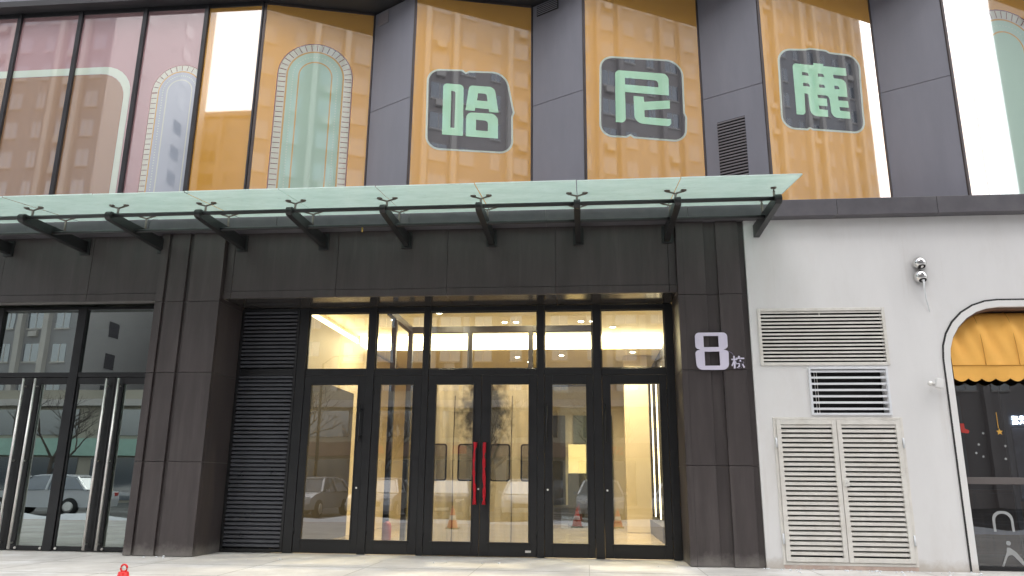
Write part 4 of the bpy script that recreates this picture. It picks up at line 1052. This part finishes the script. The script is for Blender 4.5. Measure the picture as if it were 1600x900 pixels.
# podium shops
M['shop_green'] = mat('pale_green_shop_fascia', (.45,.68,.57), .5, var=.1)
M['pod'] = mat('podium_stone', (.48,.44,.36), .7, var=.12, vscale=.5)
t = thing('shop_row', (-20, -31, -.25), 'row of low beige shops with a pale green fascia across the road', 'shops')
p = MB(); p.box(-64, 12, -37, -31, -.25, 6.3); p.build('wall', M['pod'], t)
p = MB(); p.box(-64, -20, -30.99, -30.7, 2.4, 3.4); p.build('green_fascia', M['shop_green'], t)
p = MB(); p.box(-19.9, 12, -30.99, -30.75, 2.5, 3.3); p.build('brown_fascia', M['tw_brown'], t)
p = MB(); p.box(-64, 12, -30.99, -30.6, 5.3, 5.7); p.build('cornice', M['tw_white'], t)
for i in range(18):
    x = -62+i*4.1
    p = MB(); p.box(x, x+3.2, -30.99, -30.95, -.1, 2.3); p.build('shopfront', M['tw_glass'], t)
    p = MB(); p.box(x+.3, x+2.9, -30.99, -30.94, 3.6, 5.1); p.build('window', M['tw_glass'], t)
for i, x in enumerate((-12.5, -7.7, 1.2)):
    p = MB(); p.box(x, x+.8, -30.74, -30.70, 2.65, 3.1); p.build('sign_board', M['decal_red'], t)

# parked cars
def car(name, paint, label):
    t = thing(name, (0,0,0), label, 'car', 'cars parked across the road')
    # local: length along y (front at +y), width along x
    L_, Wd = 4.5, 1.78
    low = [(-2.25,.32),(-2.27,.62),(-2.22,.86),(-1.75,.93),(1.0,.93),(1.75,.86),(2.18,.70),(2.26,.50),(2.2,.30)]
    p = MB(); nn = len(low)
    rows = [(-.80,.0),(-.89,.05),(-.89,-.0),(.89,-.0),(.89,.05),(.80,.0)]
    secs = []
    for x, inset in ((-.86,.06),(-.89,0),(.89,0),(.86,.06)):
        secs.append([p.bm.verts.new((x*(.93 if z < .4 else (.97 if abs(y) > 2 else 1)), y*(1-inset*.1), z)) for y, z in low])
    for a in range(3):
        for i in range(nn): p.bm.faces.new((secs[a][i], secs[a][(i+1)%nn], secs[a+1][(i+1)%nn], secs[a+1][i]))
    p.bm.faces.new(secs[0]); p.bm.faces.new(secs[3])
    body = p.build('body', paint, t, bevel=.05)
    cab = [(-1.95,.925),(-1.45,1.38),(-.9,1.46),(.0,1.46),(.45,1.40),(1.15,.925)]
    p = MB(); s2 = []
    for sx in (-1, 1): s2.append([p.bm.verts.new((sx*(.84 if z < 1 else .62), y, z)) for y, z in cab])
    nn = len(cab)
    for i in range(nn): p.bm.faces.new((s2[0][i], s2[0][(i+1)%nn], s2[1][(i+1)%nn], s2[1][i]))
    p.bm.faces.new(s2[0]); p.bm.faces.new(s2[1]); p.build('cabin_glass', M['tw_glass'], t, bevel=.03)
    p = MB(); p.verts([(-.60,-1.42,1.405),(.60,-1.42,1.405),(.60,.40,1.425),(-.60,.40,1.425),(-.58,-1.0,1.50),(.58,-1.0,1.50),(.58,.05,1.50),(-.58,.05,1.50)],
                      [(0,1,5,4),(1,2,6,5),(2,3,7,6),(3,0,4,7),(4,5,6,7)]); p.build('roof', paint, t)
    p = MB()
    for sx in (-1, 1):
        p.beam((sx*.63,.40,1.43),(sx*.85,1.13,.93), .06, .06); p.beam((sx*.63,-1.42,1.40),(sx*.85,-1.93,.93), .08, .08); p.beam((sx*.645,-.4,1.46),(sx*.86,-.4,.93), .07, .05)
    p.build('roof_pillars', paint, t)
    for sx in (-1, 1):
        for y in (-1.35, 1.38):
            p = MB(); p.lathe([(.20,-.11),(.31,-.1),(.325,-.06),(.325,.06),(.31,.1),(.2,.11)], (sx*.80,y,.325), 20, 'X'); wl = p.build('wheel', M['rubber'], t)
            p = MB(); p.lathe([(.01,.0),(.12,.012),(.2,.0)], (sx*.915,y,.325), 16, 'X'); p.build('rim', M['steel'], wl)
        p = MB(); p.beam((sx*.80,2.10,.70),(sx*.50,2.20,.68), .10, .11); p.build('headlight', M['cone_band'], t)
        p = MB(); p.beam((sx*.80,-2.2,.78),(sx*.55,-2.24,.78), .08, .12); p.build('tail_light', M['decal_red'], t)
        p = MB(); p.beam((sx*.90,.85,.98),(sx*1.02,.82,1.0), .08, .1); p.build('mirror', paint, t)
    p = MB(); p.box(-.45,.45,2.2,2.262,.45,.62); p.build('grille', M['black'], t)
    p = MB(); p.box(-.26,.26,2.255,2.275,.36,.46); p.build('number_plate', M['lock'], t)
    return t
paints = {c: mat(c+'_car_paint', v, .25, coat=.6) for c, v in dict(white=(.72,.73,.75), silver=(.42,.43,.45), black=(.02,.021,.024), blue=(.03,.05,.11)).items()}
spots = [(-13.8,-17.5,0,'white','white car parked facing the left charcoal pier, across the road'),
         (-11.0,-17.4,3,'silver','silver car parked beside the leftmost white car, across the road'),
         (-8.2,-17.6,-2,'white','white car parked facing the narrow left door, across the road'),
         (-5.3,-17.5,1,'blue','dark blue car parked between white cars across the road'),
         (-2.4,-17.4,-3,'white','white car parked opposite the middle double doors'),
         (.5,-17.6,2,'silver','silver car parked opposite the narrow right door'),
         (3.6,-17.3,14,'white','white car parked askew opposite the rightmost door'),
         (7.0,-17.4,2,'black','black car parked opposite the white wall'),
         (10.6,-17.4,-5,'white','white car parked opposite the rounded shop window'),
         (-20.5,-15.8,88,'white','white car parked side on opposite the left storefront'),
         (-26.0,-16.0,90,'black','black car parked side on behind the left white car')]
protos = {}
for x, y, rz, c, lb in spots:
    if c not in protos: o = protos[c] = car('parked_car', paints[c], lb)
    else: o = copy_tree(protos[c])
    o.name = 'parked_car'; o['label'] = lb
    o.matrix_basis = Matrix.Translation((x, y, -.25)) @ Matrix.Rotation(R(rz), 4, 'Z')
# ploughed snow ridge along the far side of the road
p = MB(); NXs, NYs = 220, 10; rows = []
for j in range(NYs+1):
    rows.append([p.bm.verts.new((-40+80*i/NXs, -12.6+1.6*(j/NYs-.5)+.2*math.sin(i*.21), -.26 + max(0,(1-(2*j/NYs-1)**2))*.20*(.4+.8*abs(math.sin(i*.37)*math.sin(i*.113+1)))+rnd.uniform(0,.03))) for i in range(NXs+1)])
for j in range(NYs):
    for i in range(NXs): p.bm.faces.new((rows[j][i],rows[j][i+1],rows[j+1][i+1],rows[j+1][i])).smooth = True
tag(p.build('snow_ridge', M['snow']), 'ridge of ploughed dirty snow along the road', 'snow', kind='stuff')

def bare_tree(x, y, h, label, seed):
    r = random.Random(seed); t = thing('bare_tree', (x, y, -.25), label, 'tree', 'bare street trees across the road')
    tr = MB(); cr = MB()
    def grow(p, d, ln, rad, lv):
        q = p + d*ln
        (tr if lv < 2 else cr).tube([p, (p+q)/2 + Vector((r.uniform(-.05,.05)*ln, r.uniform(-.05,.05)*ln, 0)), q], [rad, rad*.85, rad*.66], 6 if lv < 3 else 4, cap=False)
        if lv >= 5: return
        for _ in range(3 if lv else 4):
            a = Vector((r.uniform(-1,1), r.uniform(-1,1), r.uniform(-.1,.7))).normalized()
            grow(p + d*ln*r.uniform(.6,1), (d*.75 + a*.7).normalized(), ln*r.uniform(.58,.78), rad*.55, lv+1)
    grow(Vector((x, y, -.25)), Vector((0,0,1)), h*.3, h*.016, 0)
    tr.build('trunk', M['bark'], t); cr.build('crown', M['bark'], t)
M['bark'] = mat('grey_tree_bark', (.12,.10,.085), .9, var=.3, vscale=9)
for i, (x, y, h, lb) in enumerate(((-15.5,-24.5,8.5,'tall bare tree reflected left of the narrow left door'),(-10.2,-25,7.5,'bare tree reflected in the leftmost entrance door'),(-4.6,-24.3,8,'bare tree reflected behind the left middle door'),
                             (.8,-25.2,7,'bare tree reflected in the narrow right door'),(5.8,-24.6,8.2,'bare tree reflected beside the rightmost door'),(-27,-24.5,8,'bare tree reflected in the left glass storefront'))):
    bare_tree(x, y, h, lb, 20+i)
for x, lb in ((-12.6,'slim grey lamp post across the road opposite the leftmost entrance door'),(3.2,'slim grey lamp post across the road opposite the rightmost entrance door')):
    t = thing('street_lamp', (x, -22, -.25), lb, 'street lamp', 'lamp posts across the road')
    p = MB(); p.tube([(x,-22,-.25),(x,-22,6.6)], [.09,.05], 10); p.tube([(x,-22,6.55),(x+.5,-22,6.9),(x+1.4,-22,6.95)], .035, 8); p.build('post', M['steel_black'], t)
    p = MB(); p.box(x+1.2, x+1.8, -22.12, -21.88, 6.9, 7.0); p.build('lamp_head', M['white_slat'], t, bevel=.02)
